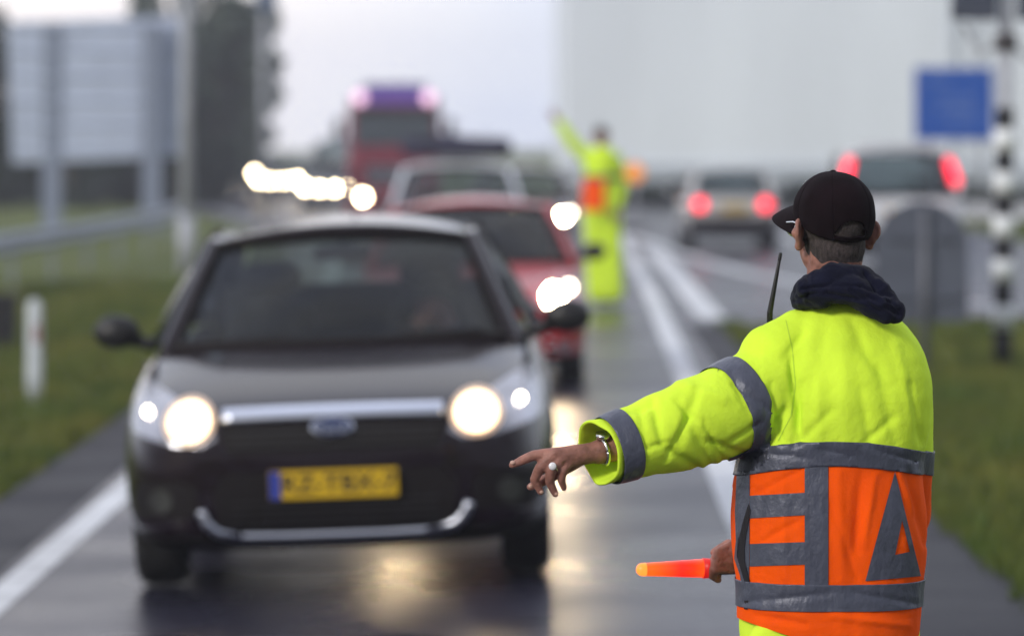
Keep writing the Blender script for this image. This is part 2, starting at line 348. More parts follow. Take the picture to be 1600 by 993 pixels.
# ---------------- the ground, road and markings ----------------
def ground_mat(name, c1, c2, c3, s1, s2, rough, bump, bs, rvar=0.0, bdist=0.02, spec=0.5):
    m = bpy.data.materials.new(name); m.use_nodes = True; t = m.node_tree; b = t.nodes['Principled BSDF']
    tc = t.nodes.new('ShaderNodeTexCoord')
    n1 = t.nodes.new('ShaderNodeTexNoise'); n1.inputs['Scale'].default_value = s1; n1.inputs['Detail'].default_value = 5
    n2 = t.nodes.new('ShaderNodeTexNoise'); n2.inputs['Scale'].default_value = s2; n2.inputs['Detail'].default_value = 6
    for n in (n1, n2): t.links.new(tc.outputs['Object'], n.inputs['Vector'])
    r1 = t.nodes.new('ShaderNodeMapRange'); r1.inputs[1].default_value = 0.35; r1.inputs[2].default_value = 0.65
    r2 = t.nodes.new('ShaderNodeMapRange'); r2.inputs[1].default_value = 0.35; r2.inputs[2].default_value = 0.65
    t.links.new(n1.outputs['Fac'], r1.inputs[0]); t.links.new(n2.outputs['Fac'], r2.inputs[0])
    a = t.nodes.new('ShaderNodeMix'); a.data_type = 'RGBA'; a.inputs[6].default_value = (*c1, 1); a.inputs[7].default_value = (*c2, 1)
    c = t.nodes.new('ShaderNodeMix'); c.data_type = 'RGBA'; c.inputs[7].default_value = (*c3, 1)
    hf = t.nodes.new('ShaderNodeMath'); hf.operation = 'MULTIPLY'; hf.inputs[1].default_value = 0.5
    t.links.new(r1.outputs[0], a.inputs[0]); t.links.new(r2.outputs[0], hf.inputs[0]); t.links.new(hf.outputs[0], c.inputs[0])
    t.links.new(a.outputs[2], c.inputs[6]); t.links.new(c.outputs[2], b.inputs['Base Color'])
    if rvar:
        rr = t.nodes.new('ShaderNodeMapRange'); rr.inputs[1].default_value = 0.35; rr.inputs[2].default_value = 0.65
        rr.inputs[3].default_value = rough - rvar; rr.inputs[4].default_value = rough + rvar
        t.links.new(n1.outputs['Fac'], rr.inputs[0]); t.links.new(rr.outputs[0], b.inputs['Roughness'])
    else: b.inputs['Roughness'].default_value = rough
    b.inputs['Specular IOR Level'].default_value = spec
    n3 = t.nodes.new('ShaderNodeTexNoise'); n3.inputs['Scale'].default_value = bs; n3.inputs['Detail'].default_value = 3
    t.links.new(tc.outputs['Object'], n3.inputs['Vector'])
    bp = t.nodes.new('ShaderNodeBump'); bp.inputs['Strength'].default_value = bump; bp.inputs['Distance'].default_value = bdist
    t.links.new(n3.outputs['Fac'], bp.inputs['Height']); t.links.new(bp.outputs[0], b.inputs['Normal'])
    return m
M['asphalt'] = ground_mat('wet_asphalt', (0.022, 0.022, 0.038), (0.034, 0.033, 0.054), (0.016, 0.015, 0.026), 0.6, 14, 0.30, 0.35, 90, 0.08, 0.006, 0.11)
M['shoulder'] = ground_mat('shoulder_asphalt', (0.016, 0.015, 0.022), (0.026, 0.025, 0.034), (0.012, 0.011, 0.016), 0.8, 14, 0.6, 0.5, 60, 0.08, 0.01, 0.10)
M['grass'] = ground_mat('grass_ground', (0.065, 0.105, 0.022), (0.12, 0.155, 0.030), (0.12, 0.10, 0.025), 0.35, 3.0, 0.9, 0.8, 25, 0, 0.05, 0.2)

XL = [(0, -2.98), (30, -2.92), (45, -2.95), (60, -3.2), (80, -4.2), (100, -6.2), (120, -9.0), (150, -15), (200, -30), (260, -55)]
XR = [(0, 2.16), (40, 2.16), (42.5, 2.3), (44.3, 2.9), (45.3, 4.0), (46.3, 6.2), (47.2, 8.6), (60, 9.2), (90, 9.6), (112, 9.6), (116, 8.5), (122, 4.0), (135, .8), (150, -4), (200, -18), (260, -44)]
g = MB()
xs = [-420, -250, -140, -80, -40, -24, -14, -9, -6, -4.5, -3.1, -2.0, 0, 1.3, 3, 6, 10, 16, 30, 60, 120, 250, 420]
ys = [-60, -20, 0, 6, 12, 20, 30, 45, 60, 80, 110, 150, 220, 330, 480, 700]
def gz(x, y):
    base = zg(x) - 0.02
    if XL[0][0] <= y <= 255 and lerp(XL, y) - 0.3 < x < lerp(XR, y) + 0.3 : return base - 0.03
    return base - 0.0
vs = [(x, y, zg(x) - 0.035) for y in ys for x in xs]; nx = len(xs)
g.add(vs, [(j * nx + i, j * nx + i + 1, (j + 1) * nx + i + 1, (j + 1) * nx + i) for j in range(len(ys) - 1) for i in range(nx - 1)])
tag(obj('ground', g, M['grass']), kind='structure')
def strip(name, left, right, y0, y1, dy, dz, m, nx=10, kind='structure'):
    s = MB(); rows = []; y = y0
    yl = [y0]
    while yl[-1] < y1 - 1e-6: yl.append(min(y1, yl[-1] + dy))
    for yy in yl:
        a, b = lerp(left, yy), lerp(right, yy)
        xx = sorted([a + (b - a) * i / nx for i in range(nx + 1)])
        rows.append([(x, yy, zg(x) + dz) for x in xx])
    s.rows(rows, closed=False, capends=False)
    o = obj(name, s, m); tag(o, kind=kind); return o
# the crown line at x = 1.3 is kept as an edge of the sheet by building two halves
mid = [(0, 1.3), (260, 1.3)]
s = MB()
yl = [-6, 0] + [float(k) for k in range(2, 40, 2)] + [40, 41, 42, 42.5, 43.4, 44.3, 44.8, 45.3, 45.8, 46.3, 46.8, 47.2, 48, 50] + [50 + 5 * k for k in range(1, 42)]
for side in (0, 1):
    rows = []
    for yy in yl:
        xc_ = min(1.3, lerp(XR, yy) - .2) if yy > 120 else 1.3
        a, b = (lerp(XL, yy), xc_) if side == 0 else (xc_, lerp(XR, yy))
        rows.append([(a + (b - a) * i / 8, yy, zg(a + (b - a) * i / 8)) for i in range(9)])
    s.rows(rows, closed=False, capends=False)
road = obj('road', s, M['asphalt']); tag(road, kind='structure')
strip('road_shoulder', XL, [(0, -2.42), (40, -2.40), (60, -2.6)], -6, 60, 2, .003, M['shoulder'], 6)
strip('road_shoulder', [(0, 1.36), (44, 1.8)], [(0, 2.165), (40, 2.165), (42.5, 2.3), (44.3, 2.9)], -6, 44, 2, .003, M['shoulder'], 6)
def marking(pts, w, name='road_marking', m=None):
    """pts: (x, y) polyline"""
    s = MB(); rows = []
    P2 = [Vector(p) for p in pts]; out = []
    for a, b in zip(P2[:-1], P2[1:]):
        n = max(1, int((b - a).length / 3))
        for k in range(n): out.append(a.lerp(b, k / n))
    out.append(P2[-1])
    for i, p in enumerate(out):
        d = (out[min(i + 1, len(out) - 1)] - out[max(i - 1, 0)]).normalized(); nrm = Vector((d.y, -d.x))
        l, r = p - nrm * w / 2, p + nrm * w / 2
        rows.append([(l.x, l.y, zg(l.x) + 0.004), (p.x, p.y, zg(p.x) + 0.004), (r.x, r.y, zg(r.x) + 0.004)])
    s.rows(rows, closed=False, capends=False)
    return tag(obj(name, s, m or M['markwhite']), kind='structure')
marking([(-2.30, -6), (-2.28, 18), (-2.24, 26), (-2.24, 40), (-2.4, 55), (-2.9, 70), (-3.7, 82), (-5.6, 100), (-8.2, 120), (-14, 150), (-28, 200)], 0.17)
marking([(1.02, -6), (1.12, 18), (1.20, 23.5), (1.45, 37), (1.70, 52), (1.93, 69), (2.15, 82), (2.0, 100), (0.6, 120)], 0.19)
marking([(2.12, 45.2), (2.30, 60), (2.40, 74)], 0.30)
marking([(2.3, 84), (2.85, 69), (3.35, 60), (4.3, 52), (5.6, 48.6)], 0.24)
for k in range(3): marking([(5.2 + .1 * k, 78 + 13 * k), (5.3 + .1 * k, 84 + 13 * k)], 0.14)

# grass blades along the verges: one mass nobody could count
s = MB(); rnd = random.Random(3)
def tuft(x, y, h, n):
    for _ in range(n):
        a = rnd.uniform(0, 6.283); dx, dy = math.cos(a), math.sin(a); w = rnd.uniform(.004, .009) * (1 + y / 40)
        bx, by = x + rnd.uniform(-.09, .09), y + rnd.uniform(-.09, .09); hh = h * rnd.uniform(.5, 1.2); z = zg(bx) - 0.035
        le = rnd.uniform(.2, .7) * hh; b2 = rnd.uniform(0, 6.283)
        s.add([(bx - dx * w, by - dy * w, z), (bx + dx * w, by + dy * w, z), (bx + math.cos(b2) * le, by + math.sin(b2) * le, z + hh)], [(0, 1, 2)])
for _ in range(5200):
    y = rnd.uniform(17, 62); x = -2.98 - abs(rnd.gauss(0, 1)) * 2.4
    tuft(x, y, rnd.uniform(.06, .17), 7)
for _ in range(5200):
    y = rnd.uniform(15, 44); e = lerp(XR, y); x = e + 0.04 + abs(rnd.gauss(0, 1)) * 2.2
    tuft(x, y, rnd.uniform(.06, .18), 7)
for _ in range(1200):
    y = rnd.uniform(15, 44); tuft(2.16 + rnd.uniform(0, .15), y, rnd.uniform(.06, .15), 6); tuft(-2.98 - rnd.uniform(0, .15), y + 8, rnd.uniform(.06, .15), 6)
for _ in range(2200):
    y = rnd.uniform(55, 120); x = lerp(XR, y) + rnd.uniform(.1, 5); tuft(x, y, .16, 5)
M['blade'] = mat('grass_blades', (0.05, 0.10, 0.018), 0.8, var=0.6, vscale=0.8, col2=(0.17, 0.17, 0.035), spec=0.2)
tag(obj('verge_grass', s, M['blade'], smooth=False), label='damp green and straw coloured grass growing on both road verges', cat='grass', kind='stuff')

# ---------------- trees ----------------
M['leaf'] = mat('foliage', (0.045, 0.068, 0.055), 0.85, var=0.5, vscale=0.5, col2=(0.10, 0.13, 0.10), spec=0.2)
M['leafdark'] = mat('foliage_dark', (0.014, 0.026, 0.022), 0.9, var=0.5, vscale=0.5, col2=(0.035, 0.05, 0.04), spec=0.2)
M['bark'] = mat('bark', (0.06, 0.05, 0.04), 0.9, var=0.3, bump=0.6, bscale=20)
def tree(name, x, y, h, rx, z0, leafm, n, seed, label, group, shape='oval'):
    rnd = random.Random(seed); root = empty(name, (x, y, zg(x) - .035)); tag(root, label, 'tree', group)
    t = MB(); rt = 0.022 * h + .05
    pts = [Vector((0, 0, -.1))]
    for k in range(1, 6): pts.append(Vector((rnd.uniform(-.03, .03) * h * .3, rnd.uniform(-.03, .03) * h * .3, h * .85 * k / 5)))
    for k in range(5): t.cap(pts[k], pts[k + 1], rt * (1 - k / 5.4), rt * (1 - (k + 1) / 5.4), 10, 2)
    clumps = []
    for k in range(34):
        f = rnd.uniform(0.0, 1.0); zz = z0 + (h - z0) * f
        prof = math.sin(math.pi * min(1, 0.12 + f * 0.86)) ** 0.7 if shape == 'oval' else (1 - f) ** 0.6 * (.6 + .4 * min(1, f * 5))
        a = rnd.uniform(0, 6.283); rr = rx * prof * rnd.uniform(.35, 1.0)
        c = Vector((math.cos(a) * rr, math.sin(a) * rr, zz)); clumps.append((c, rx * rnd.uniform(.22, .42)))
        b = pts[min(4, int(zz / h / .85 * 4.4))]; 
        if k % 2 == 0: t.cap(Vector((b.x, b.y, min(h * .78, max(z0 * .6, zz - rr * .6)))), c, rt * .28, rt * .08, 6, 2)
    obj('trunk', t, M['bark'], root)
    cr = MB()
    for i in range(n):
        c, r = clumps[rnd.randrange(len(clumps))]
        d = Vector((rnd.gauss(0, 1), rnd.gauss(0, 1), rnd.gauss(0, 1))); d = d / max(d.length, .01) * r * rnd.uniform(.3, 1.15) ** .6
        p = c + d; sz = rnd.uniform(.08, .2) * (0.6 + h / 18)
        u = Vector((rnd.uniform(-1, 1), rnd.uniform(-1, 1), rnd.uniform(-1, 1))).normalized(); w = u.orthogonal().normalized()
        cr.add([p - u * sz, p - w * sz * .7, p + u * sz, p + w * sz * .7], [(0, 1, 2, 3)])
    obj('crown', cr, leafm, root, smooth=False)
    return root
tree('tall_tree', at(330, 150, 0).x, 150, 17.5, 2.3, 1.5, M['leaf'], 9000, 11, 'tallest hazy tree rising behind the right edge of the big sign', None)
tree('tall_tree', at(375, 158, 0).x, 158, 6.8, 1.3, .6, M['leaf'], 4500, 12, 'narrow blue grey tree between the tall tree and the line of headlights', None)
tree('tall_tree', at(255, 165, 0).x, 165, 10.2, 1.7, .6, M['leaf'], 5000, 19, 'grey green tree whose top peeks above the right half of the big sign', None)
GB = 'dark trees behind the big sign'
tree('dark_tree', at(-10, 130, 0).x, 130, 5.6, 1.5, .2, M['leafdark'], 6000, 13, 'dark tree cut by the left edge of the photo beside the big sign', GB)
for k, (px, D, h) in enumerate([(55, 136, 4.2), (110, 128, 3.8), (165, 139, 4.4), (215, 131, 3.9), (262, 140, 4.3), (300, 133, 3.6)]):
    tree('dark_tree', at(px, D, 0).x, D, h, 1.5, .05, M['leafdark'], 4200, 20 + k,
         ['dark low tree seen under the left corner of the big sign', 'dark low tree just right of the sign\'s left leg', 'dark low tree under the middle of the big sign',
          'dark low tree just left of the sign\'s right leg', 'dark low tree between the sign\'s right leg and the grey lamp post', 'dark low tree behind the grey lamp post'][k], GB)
# hedge behind the junction
rnd = random.Random(5); hd = MB()
for i in range(9000):
    x = rnd.uniform(2.5, 22); p = Vector((x, 118 + rnd.uniform(-.8, .8), rnd.uniform(0, .62 + .12 * math.sin(x * 1.7)))); sz = rnd.uniform(.05, .12)
    u = Vector((rnd.uniform(-1, 1), rnd.uniform(-1, 1), rnd.uniform(-1, 1))).normalized(); w = u.orthogonal().normalized()
    hd.add([p - u * sz, p - w * sz, p + u * sz, p + w * sz], [(0, 1, 2, 3)])
tag(obj('hedge', hd, M['leafdark'], smooth=False), 'low dark hedge across the far end of the junction', 'hedge')
# pale hall in the mist
hall = empty('hall', (at(884, 142, 0).x, 142, 0)); tag(hall, 'huge pale industrial hall fading into the mist behind the junction', 'building')
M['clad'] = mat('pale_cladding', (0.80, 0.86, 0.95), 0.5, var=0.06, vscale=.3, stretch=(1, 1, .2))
M['cladtrim'] = mat('cladding_trim', (0.42, 0.47, 0.54), 0.5, var=0.1)
s = MB(); s.box((45, 20, 9), (90, 40, 18)); 
wall = obj('wall', s, M['clad'], hall, bevel=.05)
s = MB()
for k in range(270): s.box((.17 + k / 3, -.02, 9.1), (.12, .04, 17.6))
obj('wall_rib', s, M['clad'], hall, smooth=False)['kind'] = 'stuff'
s = MB(); s.box((45, -.06, 18.1), (90.4, .3, .5)); obj('roof_edge', s, M['cladtrim'], hall, smooth=False)
s = MB(); s.box((45, -.07, .5), (90.1, .2, 1.0)); obj('plinth', s, M['cladtrim'], hall, smooth=False)
for k in range(3):
    s = MB(); s.box((12.9 + .75 * k, -.1, 8.5), (.16, .12, 17)); obj('downpipe', s, M['cladtrim'], hall, smooth=False)

# ---------------- guardrails ----------------
def guardrail(name, pts, m, label, hz=0.75, step=4.0):
    root = empty(name, (pts[0][0], pts[0][1], 0)); tag(root, label, 'guardrail'); o = Vector(root.location)
    prof = [(0, -.155), (.03, -.11), (.08, -.08), (.03, -.03), (.03, .03), (.08, .08), (.03, .11), (0, .155)]
    rows = []; P3 = [Vector((p[0], p[1], zg(p[0]))) for p in pts]
    for i, p in enumerate(P3):
        d = (P3[min(i + 1, len(P3) - 1)] - P3[max(0, i - 1)]).normalized(); nrm = Vector((d.y, -d.x, 0))
        sgn = 1 if p.x < 0 else -1
        rows.append([p - o + nrm * a * sgn + Vector((0, 0, hz - .16 + b)) for a, b in prof] + [p - o + nrm * (a - .02) * sgn + Vector((0, 0, hz - .16 + b)) for a, b in reversed(prof)])
    s = MB(); s.rows(rows); obj('rail', s, m, root, smooth=False)
    acc = 0
    for a, b in zip(P3[:-1], P3[1:]):
        n = int((b - a).length / step)
        for k in range(n):
            q = a.lerp(b, (k + .5) / n) - o; pm = MB(); pm.box(q + Vector((0, 0, hz / 2 - .06)), (.06, .1, hz - .06)); obj('post', pm, m, root, smooth=False)
    return root
guardrail('guardrail', [(-7.6, 46), (-7.1, 58), (-6.7, 70), (-6.6, 80), (-6.9, 90)], M['railgrey'], 'grey steel guardrail crossing the grass left below the big sign')
guardrail('guardrail', [(8.0, 79), (9.4, 78), (12.5, 76.5), (17, 75)], M['railwhite'], 'pale guardrail at the right edge behind the striped pole')

# ---------------- signs, poles ----------------
s0 = at(150, 95, 0); bs = empty('road_sign', (s0.x, 95, zg(s0.x))); tag(bs, 'large blank sign back on two legs standing left of the road', 'road sign')
s = MB(); k = 95 / F
w = 268 * k; zt = HC - (30 - HY) * k; zb = HC - (250 - HY) * k; zo = zg(s0.x)
s.box((0, 0, (zt + zb) / 2 - zo), (w, .06, zt - zb), rot=Matrix.Rotation(R(-2.2), 3, 'Y') @ Matrix.Rotation(R(8), 3, 'Z')); obj('sign_panel', s, M['signback'], bs, bevel=.01)
for px in (82, 238):
    s = MB(); x = (px - 150) * k; s.box((x, -.12, (zt - .1 - zo) / 2), (.42, .16, zt - .1 - zo)); obj('leg', s, mat('sign_leg', (.22, .26, .36), .5, metal=.2), bs, bevel=.01)
for j in range(6):
    s = MB(); s.box((0, -.05, zb - zo + .22 + j * (zt - zb - .4) / 5), (w * .97, .05, .05), rz=R(8)); obj('crossbar', s, M['signback'], bs, smooth=False)
lp = at(291, 66, 0); r = empty('lamp_post', (lp.x, 66, zg(lp.x) - .04)); tag(r, 'tall grey steel lamp post rising past the right edge of the big sign', 'lamp post')
s = MB(); s.cyl((0, 0, 0), (0, 0, 7.5), .105, .07, 20); obj('pole', s, M['polegrey'], r)
s = MB(); s.cyl((0, 0, 0), (0, 0, .9), .125, .125, 20); obj('base_sleeve', s, M['polegrey'], r)
s = MB(); s.tube([(0, 0, 7.4), (.3, 0, 7.8), (1.2, 0, 7.95)], .04); obj('arm', s, M['polegrey'], r)
s = MB(); s.box((1.5, 0, 7.95), (.7, .25, .12)); obj('lamp_head', s, M['polegrey'], r, bevel=.03)
lp = at(412, 100, 0); r = empty('camera_mast', (lp.x, 100, zg(lp.x) - .04)); tag(r, 'thin distant mast with a blue grey box hanging at the top edge left of centre', 'mast')
s = MB(); s.cyl((0, 0, 0), (0, 0, 6.5), .09, .06, 14); obj('pole', s, M['polegrey'], r)
s = MB(); s.box((.08, -.05, 5.35), (.42, .3, .5)); obj('box', s, M['boxblue'], r, bevel=.03)
s = MB(); s.box((.0, -.05, 4.2), (.2, .14, .5)); obj('junction_box', s, M['polegrey'], r, bevel=.02)

# striped pole
sp = at(1566, 36, 0); r = empty('striped_pole', (sp.x, 36, -.035), (0, R(0.6), 0)); tag(r, 'black and white banded signal pole standing in the grass on the right', 'signal pole')
k = 36 / F
def zpx(y): return HC - (y - HY) * k + .035
s = MB(); s.cyl((0, 0, 0), (0, 0, zpx(-60)), .055, .055, 20); obj('pole', s, M['polegrey'], r)
bnds = [(575, 514, 0), (514, 476, 1), (476, 439, 0), (439, 405, 1), (405, 371, 0), (371, 337, 1), (337, 303, 0), (303, 268, 1), (268, 236, 0), (236, 201, 1), (201, 168, 0)]
for a, b, wh in bnds:
    s = MB(); rr = .092 if wh else .078
    s.cyl((0, 0, max(zpx(a), 0.0)), (0, 0, zpx(b)), rr, rr, 24); obj('band', s, M['polewhite'] if wh else M['poleblack'], r)
s = MB(); s.cyl((0, 0, zpx(78)), (0, 0, zpx(52)), .11, .09, 20); obj('clamp', s, mat('clamp_iron', (.05, .045, .05), .6), r)
s = MB(); s.tube([(.0, 0, zpx(62)), (-.22, .05, zpx(85)), (-.34, .1, zpx(40))], .018); s.tube([(.0, 0, zpx(62)), (.22, .05, zpx(95)), (.3, .1, zpx(50))], .018); obj('bracket', s, M['polegrey'], r)
for x0, x1 in ((1478, 1550), (1581, 1652)):
    s = MB(); xc = ((x0 + x1) / 2 - 1566) * k; s.box((xc, -.1, zpx(-70)), ((x1 - x0) * k, .12, (zpx(-172) - zpx(33)))); bb = obj('signal_head', s, M['boxgrey'], r, bevel=.02)
    for j in range(3):
        s = MB(); s.cyl((xc, .1, zpx(5 - 62 * j)), (xc, -.02, zpx(5 - 62 * j)), .11, .11, 20); h = obj('visor', s, M['blackplastic'], bb)
# blue sign
b0 = at(1490, 92, 0); k = 92 / F; r = empty('direction_sign', (b0.x, 92, 0)); tag(r, 'blue sign with faint pale lettering standing behind the light coloured SUV', 'road sign')
zt = HC - (106 - HY) * k; zb = HC - (218 - HY) * k; w = 122 * k
s = MB(); s.box((0, .02, (zt + zb) / 2), (w + .06, .04, zt - zb + .06)); obj('sign_border', s, M['signwhite'], r, bevel=.01)
s = MB(); s.box((0, -.012, (zt + zb) / 2), (w, .02, zt - zb)); pn = obj('sign_panel', s, M['signblue'], r, smooth=False)
M['faint'] = mat('faint_lettering', (.10, .19, .50), .4)
for j, (x, z, ww) in enumerate([(-.25, .48, .5), (.1, .1, .8), (.1, -.12, .8), (.2, -.34, .6)]):
    s = MB(); rn = random.Random(j); xx = x - ww / 2
    while xx < x + ww / 2:
        lw = rn.uniform(.05, .09); s.box((xx, -.026, (zt + zb) / 2 + z), (lw, .006, .11)); xx += lw + .03
    obj('lettering', s, M['faint'], pn, smooth=False)
for x in (-.55, .6):
    s = MB(); s.cyl((x, .08, -.04), (x, .08, zt), .045, .045, 14); obj('leg', s, M['polegrey'], r)
# arched grey sign back beside the officer
a0 = at(1440, 35, 0); k = 35 / F; r = empty('arched_sign', (a0.x, 35, -.04)); tag(r, 'dark grey back of an arch topped sign on a post behind the officer', 'road sign')
hw = 73 * k; zt = HC - (314 - HY) * k; zb = HC - (503 - HY) * k
pts = [(-hw, zb + .0), (hw, zb + .0)] + [(hw * math.cos(a), zt - hw + hw * math.sin(a)) for a in [math.pi * i / 24 for i in range(25)]]
s = MB(); s.rows([[(x, -.012, z + .04) for x, z in pts], [(x, .012, z + .04) for x, z in pts]]); obj('sign_panel', s, M['greyback'], r, bevel=.004)
s = MB(); s.cyl((.02, -.05, -.02), (.02, -.05, zt - .02), .036, .036, 16); obj('post', s, mat('post_dark_steel', (.15, .16, .19), .5, metal=.3), r)
for z in (zb + .25, zt - .25):
    s = MB(); s.box((0, -.03, z), (hw * 1.5, .03, .05)); obj('clamp', s, M['greyback'], r, smooth=False)
# reflector post left
p0 = at(54, 34, 0); r = empty('marker_post', (p0.x, 34, zg(p0.x) - .035)); tag(r, 'white roadside marker post in the grass left of the black car', 'marker post')
s = MB(); rows = []
for z, w_ in ((0, .065), (.2, .065), (.76, .06), (.80, .05), (.82, .03)):
    rows.append([(w_ * math.cos(a), w_ * .55 * math.sin(a), z) for a in [2 * math.pi * i / 20 for i in range(20)]])
s.rows(rows); obj('post', s, mat('post_white', (.55, .60, .66), .5, var=.15, vscale=8), r)
s = MB(); s.box((.02, -.038, .55), (.04, .006, .14)); obj('reflector', s, mat('red_reflector', (.30, .12, .13), .3), r, smooth=False)
p0 = at(2, 43, 0); r = empty('cable_cabinet', (p0.x, 43, zg(p0.x) - .035)); tag(r, 'low black roadside cabinet cut by the left edge in the grass', 'cabinet')
s = MB(); s.box((0, 0, .25), (.3, .25, .5)); obj('body', s, M['poleblack'], r, bevel=.04)
s = MB(); s.box((0, 0, .51), (.34, .29, .05)); obj('lid', s, M['poleblack'], r, bevel=.02)
# amber lamp on a barrier behind the far officer
p0 = at(991, 88, 0); r = empty('warning_lamp', (p0.x, 88, 0)); tag(r, 'amber warning lamp on a barrier board right of the far officer', 'warning lamp')
zl = HC - (270 - HY) * 88 / F
s = MB(); s.cyl((0, -.05, zl), (0, -.09, zl), .19, .19, 24); obj('lens', s, M['amber'], r)
s = MB(); s.cyl((0, -.05, zl), (0, .05, zl), .21, .21, 24); obj('housing', s, M['blackplastic'], r)
s = MB(); s.box((0, .02, (zl - .2) / 2), (.05, .05, zl - .2)); obj('post', s, M['polegrey'], r, smooth=False)
s = MB(); s.box((0, 0, .05), (.5, .35, .1)); obj('foot', s, M['blackplastic'], r, bevel=.02)
# ---------------- cars ----------------
def car_body(S):
    """closed shell from cross sections, wheel arches cut, cabin opened"""
    mb = MB(); rings = []
    for (y, w, zb, zt) in S['st']:
        h = zt - zb
        half = [(0, zb), (.62 * w, zb), (.92 * w, zb + .03 * h), (.985 * w, zb + .18 * h), (w, zb + .42 * h), (.995 * w, zb + .62 * h), (.965 * w, zb + .82 * h), (.90 * w, zb + .945 * h), (.76 * w, zt), (.40 * w, zt + .012), (0, zt + .018)]
        ring = [(x, y, z) for x, z in half] + [(-x, y, z) for x, z in reversed(half[1:-1])]
        rings.append(ring)
    mb.rows(rings)
    me = evaluated(mb.mesh(), [('SUBSURF', dict(levels=2, render_levels=2))])
    wr = S['wr'] + .055
    cut = MB()
    for wy in S['wy']:
        for sx in (-1, 1): cut.cyl((sx * (S['tr'] - .16), wy, S['wr']), (sx * 1.3, wy, S['wr']), wr, wr, 40)
    cm = cut.mesh('cutter'); co = bpy.data.objects.new('cutter', cm); COL.objects.link(co)
    me = evaluated(me, [('BOOLEAN', dict(operation='DIFFERENCE', object=co, solver='EXACT'))]); bpy.data.objects.remove(co)
    solid = bvh_of(me)
    bm = bmesh.new(); bm.from_mesh(me); bm.normal_update()
    y0, y1 = S['ws'][0][0] + .10, S['rb'][0] - .08
    kill = []
    for f in bm.faces:
        c = f.calc_center_median()
        for wy in S['wy']:
            d = math.hypot(c.y - wy, c.z - S['wr'])
            if d < wr + .004 and abs(c.x) > S['tr'] - .17 and abs(c.x) < S['W'] - .012: f.material_index = 1
        if c.z < S['st'][4][2] + .10 * 1 and f.material_index == 0: f.material_index = 2
        if f.normal.z > .55 and y0 < c.y < y1 and abs(c.x) < S['W'] * .80 and c.z > S['belt'] - .16: kill.append(f)
    bmesh.ops.delete(bm, geom=kill, context='FACES')
    r = bpy.data.meshes.new('body'); bm.to_mesh(r); bm.free(); return r, solid
def quad(mb, a, b, c, d, bulge=(0, 0, 0), nu=12, nv=8, base=(0, 0, 0)):
    """a,b bottom left/right; d,c top left/right; bulge pushes the middle, base pushes the u-middle everywhere"""
    a, b, c, d = map(Vector, (a, b, c, d)); bu = Vector(bulge); ba = Vector(base)
    mb.grid(lambda u, v: (a.lerp(b, u)).lerp(d.lerp(c, u), v) + bu * (4 * u * (1 - u)) * (4 * v * (1 - v)) + ba * (4 * u * (1 - u)), nu, nv)
MESHES = {}
def wheel(root, x, y, wr, side, rim=None):
    key = ('w', round(wr, 3), side)
    if key not in MESHES:
        t = MB(); hw = .102; prof = [(wr * .66, -hw), (wr * .9, -hw * 1.02), (wr * .975, -hw * .85), (wr, -hw * .5), (wr, hw * .5), (wr * .975, hw * .85), (wr * .9, hw * 1.02), (wr * .66, hw)]
        t.rows([[(xx, r_ * math.cos(a), r_ * math.sin(a)) for a in [2 * math.pi * i / 40 for i in range(40)]] for r_, xx in prof], capends=False)
        rm = MB(); o = hw * .75 * side
        rm.rows([[(xx, r_ * math.cos(a), r_ * math.sin(a)) for a in [2 * math.pi * i / 40 for i in range(40)]] for r_, xx in ((wr * .67, o), (wr * .62, o * .9), (wr * .6, -o * .6))], capends=True)
        for k in range(7):
            a = 2 * math.pi * k / 7; rm.cap((o * .7, .04 * math.cos(a), .04 * math.sin(a)), (o * .85, wr * .62 * math.cos(a), wr * .62 * math.sin(a)), .028, .02, 8, 2)
        rm.cyl((o * .4, 0, 0), (o * 1.0, 0, 0), .06, .05, 16)
        MESHES[key] = (t.mesh('tyre'), rm.mesh('rim'))
    e = empty('wheel'); e.parent = root; e.location = (x, y, wr)
    link('tyre', MESHES[key][0], e, M['rubber']); link('rim', MESHES[key][1], e, M['alloy'])
HATCH = dict(W=.915, L=4.34, wr=.315, tr=.77, wy=(.88, 3.52), belt=.98,
    st=[(0.0, .50, .34, .60), (.03, .66, .25, .68), (.10, .775, .20, .735), (.26, .855, .18, .79), (.55, .895, .175, .86), (.85, .91, .17, .915), (1.12, .915, .17, .965), (1.4, .915, .17, .985), (2.4, .918, .17, .99), (3.3, .915, .18, 1.0), (3.85, .90, .20, 1.0), (4.12, .85, .24, .97), (4.27, .74, .30, .90), (4.34, .58, .38, .80)],
    ws=((1.08, .965, .775), (1.80, 1.405, .605)), rt=(3.72, 1.40, .565), rb=(4.10, 1.0, .68), roof=1.475, cs=.50)
